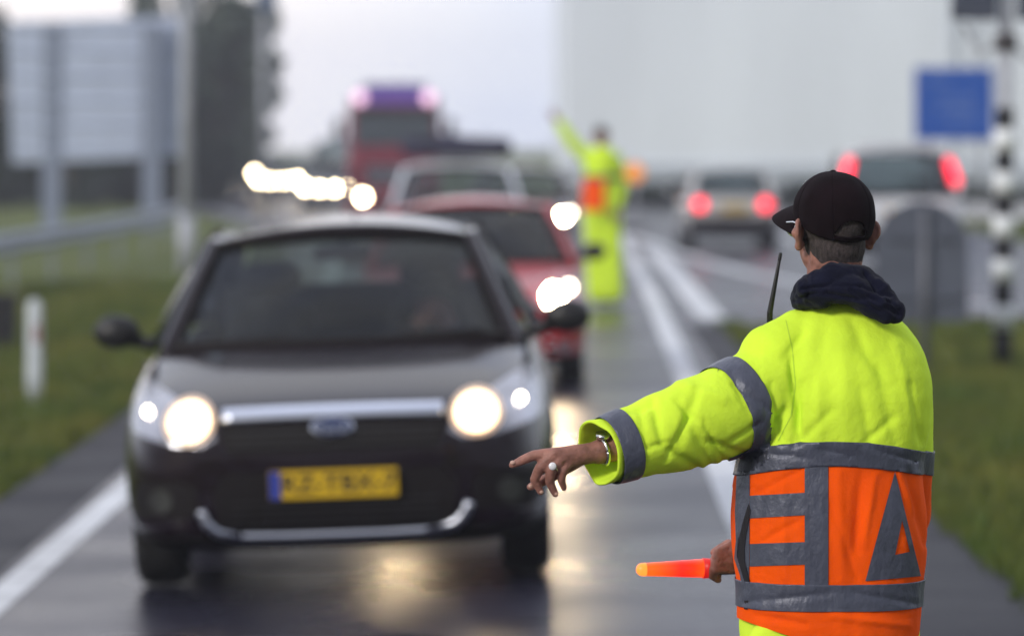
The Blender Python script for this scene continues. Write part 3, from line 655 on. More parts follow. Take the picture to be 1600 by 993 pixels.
def car(name, S, pm, label, loc, rz=0.0, roll=0.0, group=None, cabin_detail=True, seats=True):
    root = empty(name, loc, (0, roll, rz)); tag(root, label, S.get('cat', 'car'), group)
    me, bv = car_body(S)
    body = link('body', me, root, [pm, M['interior'], M['grille']])
    (wy, wz, ww), (ty, tz, tw) = S['ws']; ry, rz_, rw = S['rt']; by, bz, bw = S['rb']; H = S['roof']
    # roof panel
    s = MB()
    def rf(u, v):
        y = ty + (ry - ty) * v; hw = tw + (rw - tw) * v; x = -hw + 2 * hw * u; e = abs(2 * u - 1)
        zc = tz + (rz_ - tz) * v + (H - max(tz, rz_)) * (math.sin(math.pi * (.08 + v * .84)) ** .55); ze = tz + (rz_ - tz) * v + (H - max(tz, rz_)) * .25 * math.sin(math.pi * (.05 + .9 * v)) ** .5 - .03 + .0 * zc
        yy = y - (.07 * (1 - e ** 2) if v < .001 else .07 * (1 - e ** 2) * (1 - v))
        return Vector((x, yy, zc + .012 + (ze - zc) * e ** 2.1))
    s.grid(rf, 20, 20); ro = obj('roof', s, pm, root)
    sm_ = ro.modifiers.new('thick', 'SOLIDIFY'); sm_.thickness = .03; sm_.offset = -1
    # glass
    s = MB(); quad(s, (-ww + .03, wy + .10, wz + .005), (ww - .03, wy + .10, wz + .005), (tw - .02, ty + .005, tz - .035), (-tw + .02, ty + .005, tz - .035), (0, -.035, .02), 20, 12, (0, -.10, .022))
    obj('windshield', s, M['carglass'], root)
    # the black seal band round the windshield
    s = MB(); n = 14
    base = [Vector((-ww + .01 + (2 * ww - .02) * i / n, wy + .10 - .10 * 4 * (i / n) * (1 - i / n) - .02, wz + .0)) for i in range(n + 1)]
    top = [Vector((-tw + 2 * tw * i / n, ty - .07 * 4 * (i / n) * (1 - i / n), tz - .03 + .030 * 4 * (i / n) * (1 - i / n))) for i in range(n + 1)]
    s.tube(base, .028, 8); s.tube([base[-1]] + top[::-1] + [base[0]], .02, 8); obj('windshield_seal', s, M['grille'], root)
    s = MB(); quad(s, (bw - .02, by, bz), (-bw + .02, by, bz), (-rw + .03, ry - .0, rz_ - .02), (rw - .03, ry, rz_ - .02), (0, .03, .01), 14, 8, (0, .05, 0))
    obj('rear_window', s, S.get('rearglass') or M['carglass'], root)
    be = S['belt']; sx_ = S['W'] * .93
    for sx in (-1, 1):
        yc = ry - S['cs']
        # side glass in two panes, between belt and roof rail
        for y0, y1, t0, t1 in ((wy + .32, (wy + yc) / 2 + .25, ty + .12, (wy + yc) / 2 + .25), ((wy + yc) / 2 + .33, yc + .12, (wy + yc) / 2 + .33, yc)):
            s = MB(); quad(s, (sx * sx_, y0, be - .01), (sx * sx_, y1, be - .0), (sx * (tw + .03), t1, tz + .0), (sx * (tw + .03), t0, tz - .0), (sx * .03, 0, .01), 8, 6)
            obj('side_window', s, M['carglass'], root)
        s = MB(); p0 = Vector((sx * (ww + .035), wy + .10, wz - .03)); p1 = Vector((sx * (tw + .012), ty, tz - .028)); p2 = Vector((sx * (tw + .035), (ty + ry) / 2, tz + (H - tz) * .02 - .01)); p3 = Vector((sx * (rw + .035), ry - .1, rz_ - .03)); p4 = Vector((sx * (bw + .03), by + .02, bz - .02))
        s.cap(p0, p1, .040, .030, 12); s.cap(p1, p2, .030, .032, 12); s.cap(p2, p3, .032, .032, 12); s.cap(p3, p4, .04, .06, 12)
        s.cap((sx * (ww + .07), wy + .28, wz - .03), (sx * (tw + .045), ty + .12, tz - .01), .018, .018, 8)
        quad(s, (sx * sx_, yc + .16, be - .01), (sx * (bw + .03), by + .02, bz - .03), (sx * (rw + .035), ry - .05, rz_), (sx * (tw + .035), yc - .02, tz), (sx * .03, 0, 0), 8, 6)
        obj('pillar', s, pm, root)
        s = MB(); ym = (wy + yc) / 2 + .29; s.cap((sx * sx_, ym, be - .02), (sx * (tw + .035), ym, tz + .01), .035, .03, 8)
        s.tube([(sx * sx_, wy + .3, be - .012), (sx * (sx_ + .004), ym, be - .006), (sx * sx_, yc + .2, be - .006)], .016, 6); obj('window_trim', s, M['grille'], root)
        # mirrors
        mz = wz + .07; mb_ = MB(); mb_.ell((sx * .985, wy + .34, mz), (.105, .07, .074), seg=20, rings=12); mb_.cap((sx * (sx_ - .02), wy + .36, mz - .06), (sx * .95, wy + .36, mz - .03), .03, .03, 8)
        mm = link('side_mirror', fuse(mb_, .012, 2), root, M['blackplastic'] if not S.get('mirror_paint') else pm)
        s = MB(); s.ell((sx * .985, wy + .405, mz), (.09, .008, .060)); obj('mirror_glass', s, M['mirrorglass'], mm)
        for w_y in S['wy']: wheel(root, sx * S['tr'], w_y, S['wr'], sx)
        for hy in ((wy + yc) / 2 + .05, yc):
            s = MB(); s.box((sx * S['W'], hy, be - .13), (.03, .16, .025)); obj('door_handle', s, pm, root, bevel=.006)
    if seats:
        s = MB(); quad(s, (-.78, wy + .16, .93), (.78, wy + .16, .93), (.74, wy + .62, .95), (-.74, wy + .62, .95), (0, 0, .03)); s.box((0, wy + .62, .86), (1.5, .1, .2)); obj('dashboard', s, M['interior'], root)
        for sx in (-1, 1):
            s = MB(); s.cap((sx * .37 - .14, 2.42, .55), (sx * .37 - .12, 2.6, 1.02), .1, .085, 10); s.cap((sx * .37 + .14, 2.42, .55), (sx * .37 + .12, 2.6, 1.02), .1, .085, 10); s.cap((sx * .37, 2.40, .5), (sx * .37, 2.6, 1.05), .12, .1, 10)
            s.cap((sx * .37 - .12, 1.95, .47), (sx * .37 - .12, 2.4, .45), .1, .1, 10); s.cap((sx * .37 + .12, 1.95, .47), (sx * .37 + .12, 2.4, .45), .1, .1, 10)
            st = link('seat', fuse(s, .02, 3), root, M['interior'])
            s = MB(); s.cap((sx * .37 - .07, 2.62, 1.21), (sx * .37 + .07, 2.62, 1.21), .075, .075, 12); s.cyl((sx * .37 - .05, 2.61, 1.05), (sx * .37 - .05, 2.62, 1.2), .008); s.cyl((sx * .37 + .05, 2.61, 1.05), (sx * .37 + .05, 2.62, 1.2), .008); obj('headrest', s, M['interior'], st)
        s = MB(); s.cap((-.5, 3.42, .9), (.5, 3.42, .9), .1, .1, 12); s.box((0, 3.44, 1.0), (1.3, .12, .30))  # backrest box raised to block the headlamp of the car behind
        for x in (-.45, 0, .45): s.cap((x - .07, 3.45, 1.08), (x + .07, 3.45, 1.08), .06, .06, 10)
        obj('rear_bench', s, M['interior'], root)
        s = MB(); s.torus((.37, wy + .80, .97), .18, .016, Matrix.Rotation(R(62), 3, 'X'), 28, 8); s.cap((.20, wy + .80, .97), (.54, wy + .80, .97), .02, .02, 8); s.cap((.37, wy + .62, .88), (.37, wy + .80, .97), .04, .04, 8); obj('steering_wheel', s, M['interior'], root)
        s = MB(); s.cap((-.10, ty + .02, tz - .075), (.10, ty + .02, tz - .075), .033, .033, 12); s.cap((0, ty + .02, tz - .06), (0, ty + .02, tz + .0), .01, .01, 8); obj('rear_view_mirror', s, M['interior'], root)
    return root, body, bv
FR = lambda u, v: (Vector((u, -3, v)), Vector((0, 1, 0)))
def RR(Lc): return lambda u, v: (Vector((-u, Lc + 3, v)), Vector((0, -1, 0)))
def patch(name, polys, bv, ray, m, parent, off=.006, step=.04, thick=0.0):
    return link(name, drape(polys, bv, ray, step, off, thick, name), parent, m)
def circ(cx, cz, r, n=20, sz=1.0): return [(cx + r * math.cos(2 * math.pi * i / n), cz + r * sz * math.sin(2 * math.pi * i / n)) for i in range(n)]
def stroke(pts, w):
    """strip polygons for a polyline"""
    out = []; P = [Vector(p) for p in pts]; L_, R_ = [], []
    for i, p in enumerate(P):
        d = (P[min(i + 1, len(P) - 1)] - P[max(0, i - 1)]).normalized(); n = Vector((-d.y, d.x)); L_.append(p + n * w / 2); R_.append(p - n * w / 2)
    return [[tuple(R_[i]), tuple(R_[i + 1]), tuple(L_[i + 1]), tuple(L_[i])] for i in range(len(P) - 1)]
def number_plate(parent, x, y, z, text, rot=0.0, back=False):
    e = MB(); e.box((x, y, z), (.52, .012, .112)); p = obj('number_plate', e, M['plate'], parent, bevel=.003)
    q = -1 if not back else 1
    e = MB(); e.box((x - .237 * (1 if not back else -1), y + q * .0075, z), (.042, .004, .108)); obj('country_strip', e, M['plateblue'], p, smooth=False)
    tm = text_mesh(text, .098, .001); tm.transform(Matrix.Translation((x + .02 * (1 if not back else -1), y + q * .009, z)) @ (Matrix.Rotation(math.pi, 4, 'Z') if back else Matrix.Identity(4)) @ Matrix.Rotation(R(90), 4, 'X') @ Matrix.Diagonal((1.12, 1, 1, 1)))
    link('plate_number', tm, p, M['platetext'], smooth=False)
    return p

# --- the black hatchback ---
M['rearglass'] = glass_mix('rear_glass', (0.30, 0.34, 0.30), 0.03)
D1 = 18.42; X1 = (533 - 800) / F * D1 - .012
bc, bb, bbv = car('black_car', dict(HATCH, rearglass=M['rearglass'], ws=((1.08, .965, .715), (1.80, 1.405, .560)), rt=(3.72, 1.40, .53), rb=(4.10, 1.0, .66)), M['p_black'], 'black hatchback with both headlights on, nearest car in the queue', (X1, D1, zg(X1) + .004), 0, R(-2.1))
bc.scale = (1.065, 1.0, 1.085)
FR2 = lambda u, v: (Vector((u, -3, v + .042)), Vector((0, 1, 0)))
for sx in (-1, 1):
    hl = patch('headlight', [[(sx * x, z) for x, z in ((.47, .605), (.50, .685), (.62, .745), (.74, .80), (.86, .835), (.895, .80), (.895, .70), (.84, .635), (.66, .585), (.53, .575))]], bbv, FR2, M['lampglass'], bb, .004, .03)
    for rn_, rr_, mm_, of_ in (('outer_halo', .110, 'halo_dim', .006), ('reflector', .088, 'reflector', .008), ('inner_halo', .062, 'halo_hot', .010)):  # glowing discs imitating the soft warm halo round each lit lamp
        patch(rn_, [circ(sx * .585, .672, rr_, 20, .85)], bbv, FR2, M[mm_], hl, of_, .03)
    patch('lit_lamp', [circ(sx * .585, .672, .044, 20, .9)], bbv, FR2, M['head_main'], hl, .012, .03)
    patch('side_lamp', [circ(sx * .765, .708, .016, 12)], bbv, FR2, M['head_small'], hl, .012, .03)
    patch('fog_lamp_surround', [[(sx * x, z) for x, z in ((.56, .30), (.56, .42), (.66, .45), (.80, .44), (.84, .36), (.80, .29))]], bbv, FR2, M['grille'], bb, .004, .04)
    patch('fog_lamp', [circ(sx * .71, .365, .05)], bbv, FR2, M['foglamp'], bb, .010, .04)
patch('upper_grille', [[(-.46, .62), (-.42, .545), (.42, .545), (.46, .62), (.465, .685), (-.465, .685)]], bbv, FR2, M['grille'], bb, .004)
for k in range(3): patch('grille_slat', stroke([(-.43, .57 + .028 * k), (.43, .57 + .028 * k)], .008), bbv, FR2, M['blackplastic'], bb, .010)
patch('chrome_bar', stroke([(-.45, .690), (-.2, .694), (0, .695), (.2, .694), (.45, .690)], .05), bbv, FR2, M['chrome'], bb, .010, .04, .012)
patch('lower_grille', [[(-.47, .25), (-.40, .205), (.40, .205), (.47, .25), (.50, .40), (.44, .475), (-.44, .475), (-.50, .40)]], bbv, FR2, M['grille'], bb, .004)
patch('chrome_trim', stroke([(-.545, .325), (-.525, .275), (-.48, .235), (-.40, .215), (-.2, .210), (0, .210), (.2, .210), (.40, .215), (.48, .235), (.525, .275), (.545, .325)], .036), bbv, FR2, M['chrome'], bb, .012, .04, .012)
for k in range(4): patch('grille_slat', stroke([(-.42, .26 + .03 * k), (.42, .26 + .03 * k)], .008), bbv, FR2, M['blackplastic'], bb, .012)
eb = patch('emblem', [circ(0, .637, .088, 28, .42)], bbv, FR2, M['chrome'], bb, .014, .03, .006)
patch('emblem_field', [circ(0, .637, .078, 28, .38)], bbv, FR2, mat('emblem_blue', (.03, .045, .12), .3), eb, .024, .03)
tm = text_mesh('Ford', .052, .001); tm.transform(Matrix.Translation((0, -.036, .679)) @ Matrix.Rotation(R(90), 4, 'X') @ Matrix.Diagonal((1.15, 1, 1, 1)) @ Matrix.Shear('XY', 4, (.25, 0)) if False else Matrix.Translation((0, -.036, .679)) @ Matrix.Rotation(R(90), 4, 'X') @ Matrix.Diagonal((1.15, 1, 1, 1)))
link('emblem_lettering', tm, eb, M['chrome'], smooth=False)
number_plate(bb, 0, -.035, .46, 'RZ-TBX-7')
for sx, x0, x1 in ((-1, -.62, -.05), (1, .02, .62)):
    s = MB(); s.tube([(x0, 1.16, .985), ((x0 + x1) / 2, 1.10, .995), (x1, 1.12, .998)], .009, 6); obj('wiper', s, M['grille'], bc)
s = MB(); s.tube([(0, 3.5, 1.47), (0, 3.75, 1.68)], .006, 6); obj('aerial', s, M['grille'], bc)
# bonnet seams
patch('bonnet_seam', stroke([(-.48, .70), (-.3, .712), (0, .716), (.3, .712), (.48, .70)], .008), bbv, FR2, M['grille'], bb, .003, .05)

# --- red car ---
RED = dict(HATCH, rearglass=M['darkglass']); D2 = 33.0; X2 = -.30
rc, rb_, rbv = car('red_car', RED, M['p_red'], 'red hatchback half hidden behind the black car, headlight on', (X2, D2, zg(X2) + .004), 0, R(-1.2))
def simple_front(bv, par, mlamp, r=.085, hx=.65, hz=.70, gr=True, small=True):
    for sx in (-1, 1):
        hl = patch('headlight', [[(sx * x, z) for x, z in ((.44, hz - .08), (.47, hz - .01), (.62, hz + .055), (.80, hz + .11), (.88, hz + .07), (.87, hz - .05), (.66, hz - .10))]], bv, FR, M['lampglass'], par, .004, .05)
        patch('lit_lamp', [circ(sx * hx, hz - .01, r, 14)], bv, FR, mlamp, hl, .012, .05)
        if small: patch('side_lamp', [circ(sx * (hx + .12), hz + .045, .035, 10)], bv, FR, M['head_small'], hl, .012, .05)
    if gr:
        patch('upper_grille', [[(-.38, hz - .1), (.38, hz - .1), (.41, hz), (-.41, hz)]], bv, FR, M['grille'], par, .005, .06)
        patch('lower_grille', [[(-.5, .24), (.5, .24), (.54, .40), (-.54, .40)]], bv, FR, M['grille'], par, .005, .06)
simple_front(rbv, rb_, M['head_main'], .072, .64, .735)
number_plate(rb_, 0, -.035, .46, 'SX-LG-41')
for sx in (-1, 1): patch('fog_lamp', [circ(sx * .70, .34, .055, 12)], rbv, FR, M['lampglass'], rb_, .01, .05)

# --- estate with loaded roof, behind the red car ---
SUV = dict(W=.93, L=4.6, wr=.35, tr=.79, wy=(.92, 3.65), belt=1.06,
    st=[(0.0, .62, .36, .70), (.03, .74, .28, .80), (.10, .82, .24, .87), (.26, .88, .22, .93), (.55, .91, .22, .98), (.85, .925, .22, 1.02), (1.15, .93, .22, 1.06), (1.4, .93, .22, 1.07), (2.4, .93, .22, 1.08), (3.4, .93, .22, 1.08), (4.1, .92, .24, 1.08), (4.42, .90, .28, 1.07), (4.55, .84, .34, 1.02), (4.6, .74, .42, .92)],
    ws=((1.16, 1.06, .80), (1.86, 1.58, .66)), rt=(4.25, 1.60, .63), rb=(4.50, 1.10, .74), roof=1.70, cs=.35, cat='car')
D3 = 54.0; X3 = (711 - 800) / F * D3
sc_, sb, sbv = car('silver_car', SUV, M['p_silver'], 'silver estate with dark gear on its roof rack behind the red car', (X3, D3, zg(X3) + .01))
simple_front(sbv, sb, M['head_main'], .08, .70, .86)
for y in (2.1, 3.3):
    s = MB(); s.box((0, y, 1.74), (1.3, .06, .04)); obj('roof_bar', s, M['blackplastic'], sc_, smooth=False)
rk = empty('roof_luggage', (X3, D3 + 2.1, zg(X3) + 1.77)); tag(rk, 'dark bundles strapped along the roof of the silver estate', 'luggage')
rn = random.Random(9); s = MB(); s.cap((-.62, 0, .10), (-.05, .1, .09), .13, .12, 12); s.cap((.12, .1, .09), (.60, 0, .10), .12, .13, 12); s.box((0, .6, .06), (1.25, 1.6, .12)); s.cap((-.3, .5, .16), (.3, .6, .13), .12, .1, 12)
link('bundle', fuse(s, .03, 3), rk, mat('dark_luggage', (.02, .02, .05), .8, var=.3))
for x in (-.35, .35):
    s = MB(); s.tube([(x, -.14, .0), (x, -.10, .24), (x, .3, .29), (x, 1.2, .2), (x, 1.42, .0)], .012, 6); obj('strap', s, M['blackplastic'], rk)

# --- car whose left headlight shows behind the red car ---
D4 = 68.0; X4 = (880 - 800) / F * D4 - .66
cA, cAb, cAv = car('dark_car', HATCH, mat('paint_dark_plum', (.05, .015, .03), .4, coat=1.0), 'dark car with one headlight showing between the red car and the far officer', (X4, D4, zg(X4) + .01), 0, 0, 'cars queueing toward the officers', seats=False)
simple_front(cAv, cAb, M['head_main'], .06, .66, .70)

# --- the far queue, curving left ---
VAN = dict(W=.98, L=5.0, wr=.34, tr=.82, wy=(.95, 4.0), belt=1.15,
    st=[(0.0, .70, .36, .80), (.03, .82, .30, .90), (.10, .88, .26, .97), (.26, .93, .24, 1.02), (.55, .96, .24, 1.08), (.8, .97, .24, 1.12), (1.0, .98, .24, 1.16), (1.3, .98, .24, 1.17), (2.4, .98, .24, 1.17), (3.6, .98, .24, 1.17), (4.6, .97, .24, 1.17), (4.9, .96, .26, 1.17), (4.97, .93, .30, 1.1), (5.0, .86, .4, 1.0)],
    ws=((.98, 1.15, .86), (1.50, 1.88, .80)), rt=(4.75, 1.95, .80), rb=(4.9, 1.18, .88), roof=2.14, cs=.2, cat='van')
kk = 122 / F; Dv = 150.0; Xv = (522 - 800) / F * Dv
vn, vb, vv = car('dark_van', VAN, M['p_darkvan'], 'tall dark van rising behind the far headlights left of the red truck', (Xv, Dv, zg(Xv) + .01), R(-4), seats=False, group='cars queueing toward the officers')
simple_front(vv, vb, M['head_far'], .08, .66, .80, small=False)
far0, f0b, f0v = car('queued_car', HATCH, M['p_grey'], 'tiny car with bright lamps just left of the red truck', (0, 0, 0), 0, 0, 'cars queueing toward the officers', seats=False)
simple_front(f0v, f0b, M['head_far'], .075, .62, .71, small=False)
for sx in (-1, 1): patch('filler_lamp', [circ(sx * .21, .66, .06, 14)], f0v, FR, M['head_far'], f0b, .02, .05)  # added lamps that fill the dark gap between the two headlights
def dup(o, parent=None):
    c = o.copy(); COL.objects.link(c); c.parent = parent
    for ch in o.children: dup(ch, c)
    return c
QL = ['tiny car with bright lamps just left of the red truck', 'tiny car with bright lamps in the middle of the string of far headlights', 'faint car at the very left tip of the string of far headlights']
for i, (px, D) in enumerate([(511, 117), (433, 138), (372, 165)]):
    o = far0 if i == 0 else dup(far0)
    X = (px - 800) / F * D; o.location = (X, D, zg(X) + .01); o.rotation_euler = (0, 0, R(-6 - 2 * i)); o['label'] = QL[i]

# --- red truck with purple roof sign ---
DT = 106.0; XT = (616 - 800) / F * DT; tr = empty('truck', (XT, DT, zg(XT) + .01), (0, 0, R(1.5))); tag(tr, 'red truck with purple lit roof sign and two pink spotlights', 'truck')
s = MB(); s.box((0, 1.0, 1.70), (2.30, 2.0, 2.45)); cab = obj('cab', s, M['p_truck'], tr, bevel=.14)
s = MB(); s.box((0, .95, 3.02), (2.1, 1.5, .45)); obj('roof_fairing', s, M['p_grey'], tr, bevel=.12)
s = MB(); s.box((0, .12, 3.12), (1.45, .16, .46)); rs = obj('roof_sign', s, M['purple'], tr, bevel=.04)
s = MB(); s.box((0, .14, 3.12), (1.55, .12, .56)); obj('sign_frame', s, M['blackplastic'], rs, bevel=.03)
for sx in (-1, 1):
    s = MB(); s.cyl((sx * .86, -.02, 3.05), (sx * .86, .02, 3.05), .16, .16, 20); l = obj('spotlight', s, M['spot'], tr)
    s = MB(); s.cyl((sx * .86, .03, 3.05), (sx * .86, .2, 3.05), .17, .12, 20); obj('housing', s, M['blackplastic'], l)
    s = MB(); s.box((sx * 1.38, .25, 2.2), (.24, .12, .62)); obj('side_mirror', s, M['blackplastic'], tr, bevel=.03)
    s = MB(); s.cyl((sx * .78, -.06, .58), (sx * .78, .0, .58), .09, .09, 20); hl = obj('headlight', s, M['head_far'], tr)
    s = MB(); s.box((sx * .80, .0, .58), (.52, .06, .30)); obj('housing', s, M['lampglass'], hl, bevel=.02)
    for wy_ in (1.3, 5.2, 8.6, 9.9):
        wheel(tr, sx * 1.02, wy_, .50, sx)
    s = MB(); s.box((sx * 1.158, .95, 2.15), (.02, 1.1, .7)); obj('side_window', s, M['carglass'], tr, smooth=False)
s = MB(); s.box((0, -.015, 2.27), (2.0, .05, .85)); obj('windshield', s, mat('truck_windshield', (.03, .045, .06), .08, coat=1), tr, bevel=.03)
s = MB(); s.box((0, -.12, 2.78), (2.1, .26, .10)); obj('sun_visor', s, M['blackplastic'], tr, bevel=.03)
s = MB(); s.box((0, -.02, 1.12), (1.5, .06, .52)); gr = obj('grille', s, M['grille'], tr, bevel=.03)
for j in range(4):
    s = MB(); s.box((0, -.06, .95 + .12 * j), (1.4, .03, .03)); obj('grille_bar', s, M['chrome'], gr, smooth=False)
s = MB(); s.box((0, .10, .40), (2.34, .26, .50)); obj('bumper', s, M['p_truck'], tr, bevel=.06)
s = MB(); s.box((0, 6.4, 1.95), (2.3, 8.4, 2.2)); obj('cargo_box', s, M['p_darkvan'], tr, bevel=.06)
s = MB(); s.box((0, 6, .7), (1.0, 10, .25)); obj('chassis', s, M['blackplastic'], tr, smooth=False)

# --- cars driving away on the right ---
OLD = dict(HATCH, W=.83, tr=.70, belt=.92, st=[(y, w * .905, zb, zt - .05) for y, w, zb, zt in HATCH['st'][:-3]] + [(4.15, .80, .24, .93), (4.28, .76, .28, .90), (4.34, .68, .36, .82)],
           ws=((1.08, .92, .70), (1.75, 1.33, .57)), rt=(3.80, 1.34, .55), rb=(4.20, .93, .64), roof=1.41, cs=.4)
def tail_side(bv, par, Lc, poly, mt):
    for sx in (-1, 1): patch('tail_light', [[(sx * x, z) for x, z in poly]], bv, RR(Lc), mt, par, .008, .05)
D5 = 72.0; X5 = (1143 - 800) / F * D5
# rotated by 180 degrees: local rear (y = L) faces the camera
c5, c5b, c5v = car('silver_car', OLD, M['p_beige'], 'old silver hatchback driving away with round red tail lights glowing', (X5 + .02, D5 + 4.34, .01), math.pi, seats=False)
for sx in (-1, 1):
    h = patch('tail_light', [[(sx * x, z) for x, z in ((.52, .68), (.74, .68), (.78, .80), (.74, .88), (.52, .88))]], c5v, RR(4.34), M['taildim'], c5b, .006, .05)
    patch('lit_lamp', [circ(sx * .55, .78, .105, 14)], c5v, RR(4.34), M['tail'], h, .014, .05)
patch('rear_bumper', [[(-.74, .34), (.74, .34), (.78, .58), (-.78, .58)]], c5v, RR(4.34), M['interior'], c5b, .008, .06, .03)
number_plate(c5b, 0, 4.40, .72, '41-SX-LG', back=True)
D6 = 60.0; X6 = (1408 - 800) / F * D6
TALL = dict(SUV, W=.95, ws=((1.16, 1.06, .80), (1.90, 1.66, .70)), rt=(4.20, 1.68, .70), rb=(4.48, 1.16, .80), roof=1.83, cs=.3)
c6, c6b, c6v = car('white_suv', TALL, M['p_white'], 'tall white SUV driving away with long red lamps beside its rear window', (X6, D6 + 4.6, .01), math.pi, seats=False)
for sx in (-1, 1):
    s = MB(); s.cap((sx * .70, 4.32, 1.57), (sx * .78, 4.48, 1.30), .05, .062, 14); obj('tail_light', s, M['tail'], c6)
number_plate(c6b, 0, 4.66, .84, '22-KR-PX', back=True)
patch('rear_bumper', [[(-.8, .36), (.8, .36), (.86, .62), (-.86, .62)]], c6v, RR(4.6), M['interior'], c6b, .008, .06, .03)
s = MB(); s.box((0, 4.28, 1.80), (1.2, .16, .04)); obj('spoiler', s, M['p_white'], c6, bevel=.015)
# ---------------- the officer in front ----------------
D0 = 9.52; X0 = (1297 - 800) / F * D0; Z0 = zg(X0)
off = empty('person', (X0, D0, Z0)); tag(off, 'traffic officer seen from behind in yellow and orange jacket and black cap, arm pointing left', 'person')
def P(px, py, d=0.0):
    D = D0 + d
    return Vector(((px - 800) / F * D - X0, d, HC - (py - HY) / F * D - Z0))
CAM_L = Vector((-X0, -D0, HC - Z0))
def RP(u, v):
    t = P(u, v, 0.0); return CAM_L.copy(), (t - CAM_L).normalized()
ZS = lambda py, d=0.0: P(1300, py, d).z

# head frame: facing away, turned about 33 degrees to the left, slightly down
HCN = P(1301, 347, 0.0)
HM = Matrix.Rotation(R(20), 3, 'Z') @ Matrix.Rotation(R(-4), 3, 'X')
def Hd(x, y, z): return HCN + HM @ Vector((x, y, z))
b = MB()
b.ell(Hd(0, -.012, .018), (.077, .098, .092), HM)
b.ell(Hd(0, .030, -.045), (.065, .068, .084), HM)
b.cap(Hd(-.035, .02, -.075), Hd(0, .078, -.105), .030, .022); b.cap(Hd(.035, .02, -.075), Hd(0, .078, -.105), .030, .022)
b.cap(Hd(0, .088, .0), Hd(0, .112, -.038), .010, .014); b.cap(Hd(-.012, .098, -.040), Hd(.012, .098, -.040), .010, .010)
b.cap(Hd(-.022, .088, -.068), Hd(.022, .088, -.068), .008, .008); b.cap(Hd(-.020, .086, -.077), Hd(.020, .086, -.077), .008, .008)
b.cap(Hd(-.045, .075, .022), Hd(.045, .075, .022), .014, .014)
b.cap(Hd(-.045, .060, -.03), Hd(-.03, .078, -.03), .02, .016); b.cap(Hd(.045, .060, -.03), Hd(.03, .078, -.03), .02, .016)
for sx in (-1, 1):
    er = HM @ Matrix.Rotation(R(sx * 24), 3, 'Z')
    b.ell(Hd(sx * .0865, -.008, -.024), (.009, .021, .034), er, 16, 12)
    b.cap(Hd(sx * .078, .004, -.045), Hd(sx * .086, -.004, -.054), .012, .010, 10)
    b.cap(Hd(sx * .074, .002, -.02), Hd(sx * .088, -.004, -.024), .016, .014, 10)
    b.torus(Hd(sx * .0905, -.010, -.020), .021, .0055, er @ Matrix.Rotation(R(90), 3, 'Y'), 20, 8)
b.cap(Hd(0, -.018, -.05), P(1300, 462, .01), .062, .060)
# trunk, legs
sh = P(1300, 520, -.01)
b.ell(P(1310, 625, .0), (.17, .10, .17)); b.ell(P(1300, 760, .0), (.165, .10, .25)); b.ell(P(1298, 930, .0), (.165, .105, .16))
b.cap(P(1255, 570, 0), P(1370, 570, 0), .06, .06)
zf = 0.0
LEG = {}
for sx in (-1, 1):
    hip = Vector((sx * .09, .0, .90)); kn = Vector((sx * .12, .03, .50)); an = Vector((sx * .14, .0, .09)); toe = Vector((sx * .17, .17, .035))
    LEG[sx] = (hip, kn, an, toe)
    b.cap(hip, kn, .085, .058); b.cap(kn, an, .058, .038); b.cap(an, toe, .04, .03)
# left arm (points left, a little toward the camera) and its hand
SH = P(1228, 592, -.02); EL = P(1085, 664, -.12); WR = P(934, 706, -.205)
b.cap(SH, EL, .062, .048); b.cap(EL, WR, .046, .027)
def hand(b, wrist, knk, fingers, thumb, pr=.0135):
    for k in knk: b.cap(wrist, k, .0235, pr, 12)
    for a, c in zip(knk[:-1], knk[1:]): b.cap(a, c, pr * .98, pr * .98, 12)
    mid = sum(knk, Vector()) / len(knk)
    b.cap(wrist.lerp(mid, .15), wrist.lerp(mid, .85), .024, .019, 12)
    for pts, rs in fingers:
        for i in range(len(pts) - 1): b.cap(pts[i], pts[i + 1], rs[i], rs[i + 1], 12)
    pts, rs = thumb
    for i in range(len(pts) - 1): b.cap(pts[i], pts[i + 1], rs[i], rs[i + 1], 12)
d = -.235
kn_ = [P(856, 709, d), P(868, 708, d - .005), P(881, 712, d - .003), P(890, 720, d + .006)]
idx = [kn_[0], P(833, 711, d + .002), P(815, 719, d + .004), P(800, 726, d + .006)]
mid_ = [kn_[1], P(844, 730, d - .006), P(835, 748, d + .008), P(845, 768, d + .016)]
rng_ = [kn_[2], P(862, 732, d - .010), P(858, 752, d + .0), P(868, 771, d + .010)]
pky = [kn_[3], P(880, 736, d - .004), P(877, 750, d + .006), P(881, 762, d + .014)]
thb = [P(905, 715, d + .03), P(872, 738, d + .045), P(846, 752, d + .042), P(829, 760, d + .036)]
hand(b, WR, kn_, [(idx, (.0135, .0118, .0105, .0078)), (mid_, (.0135, .0122, .0105, .0080)), (rng_, (.0130, .0118, .0100, .0078)), (pky, (.0118, .0102, .0090, .0070))], (thb, (.019, .0140, .0118, .0090)))
# right arm: behind the torso, hand comes out to the left with the baton
SR = P(1405, 575, .02); ER = Vector((.165, .17, ZS(800, .17))); WRR = P(1192, 862, .275)
b.cap(SR, ER, .060, .047); b.cap(ER, WRR, .046, .028)
dr = .275
kr = [P(1146, 850, dr - .022), P(1142, 862, dr - .030), P(1140, 875, dr - .030), P(1141, 887, dr - .024)]
fr = []
for i, k in enumerate(kr):
    fr.append(([k, P(1122 - 2 * i, 862 + i * 9, dr - .038), P(1116 - i, 874 + i * 8, dr - .02), P(1122, 884 + i * 7, dr - .002)], (.012, .0115, .0105, .009)))
hand(b, WRR, kr, fr, ([P(1160, 856, dr - .005), P(1138, 850, dr + .01), P(1116, 862, dr + .018)], (.017, .013, .010)))
body = link('body', fuse(b, .0034, 3), off, M['skin'])
bme = body.data
flow(bme, lambda c, n: .0006 * noise.noise(c * 60))
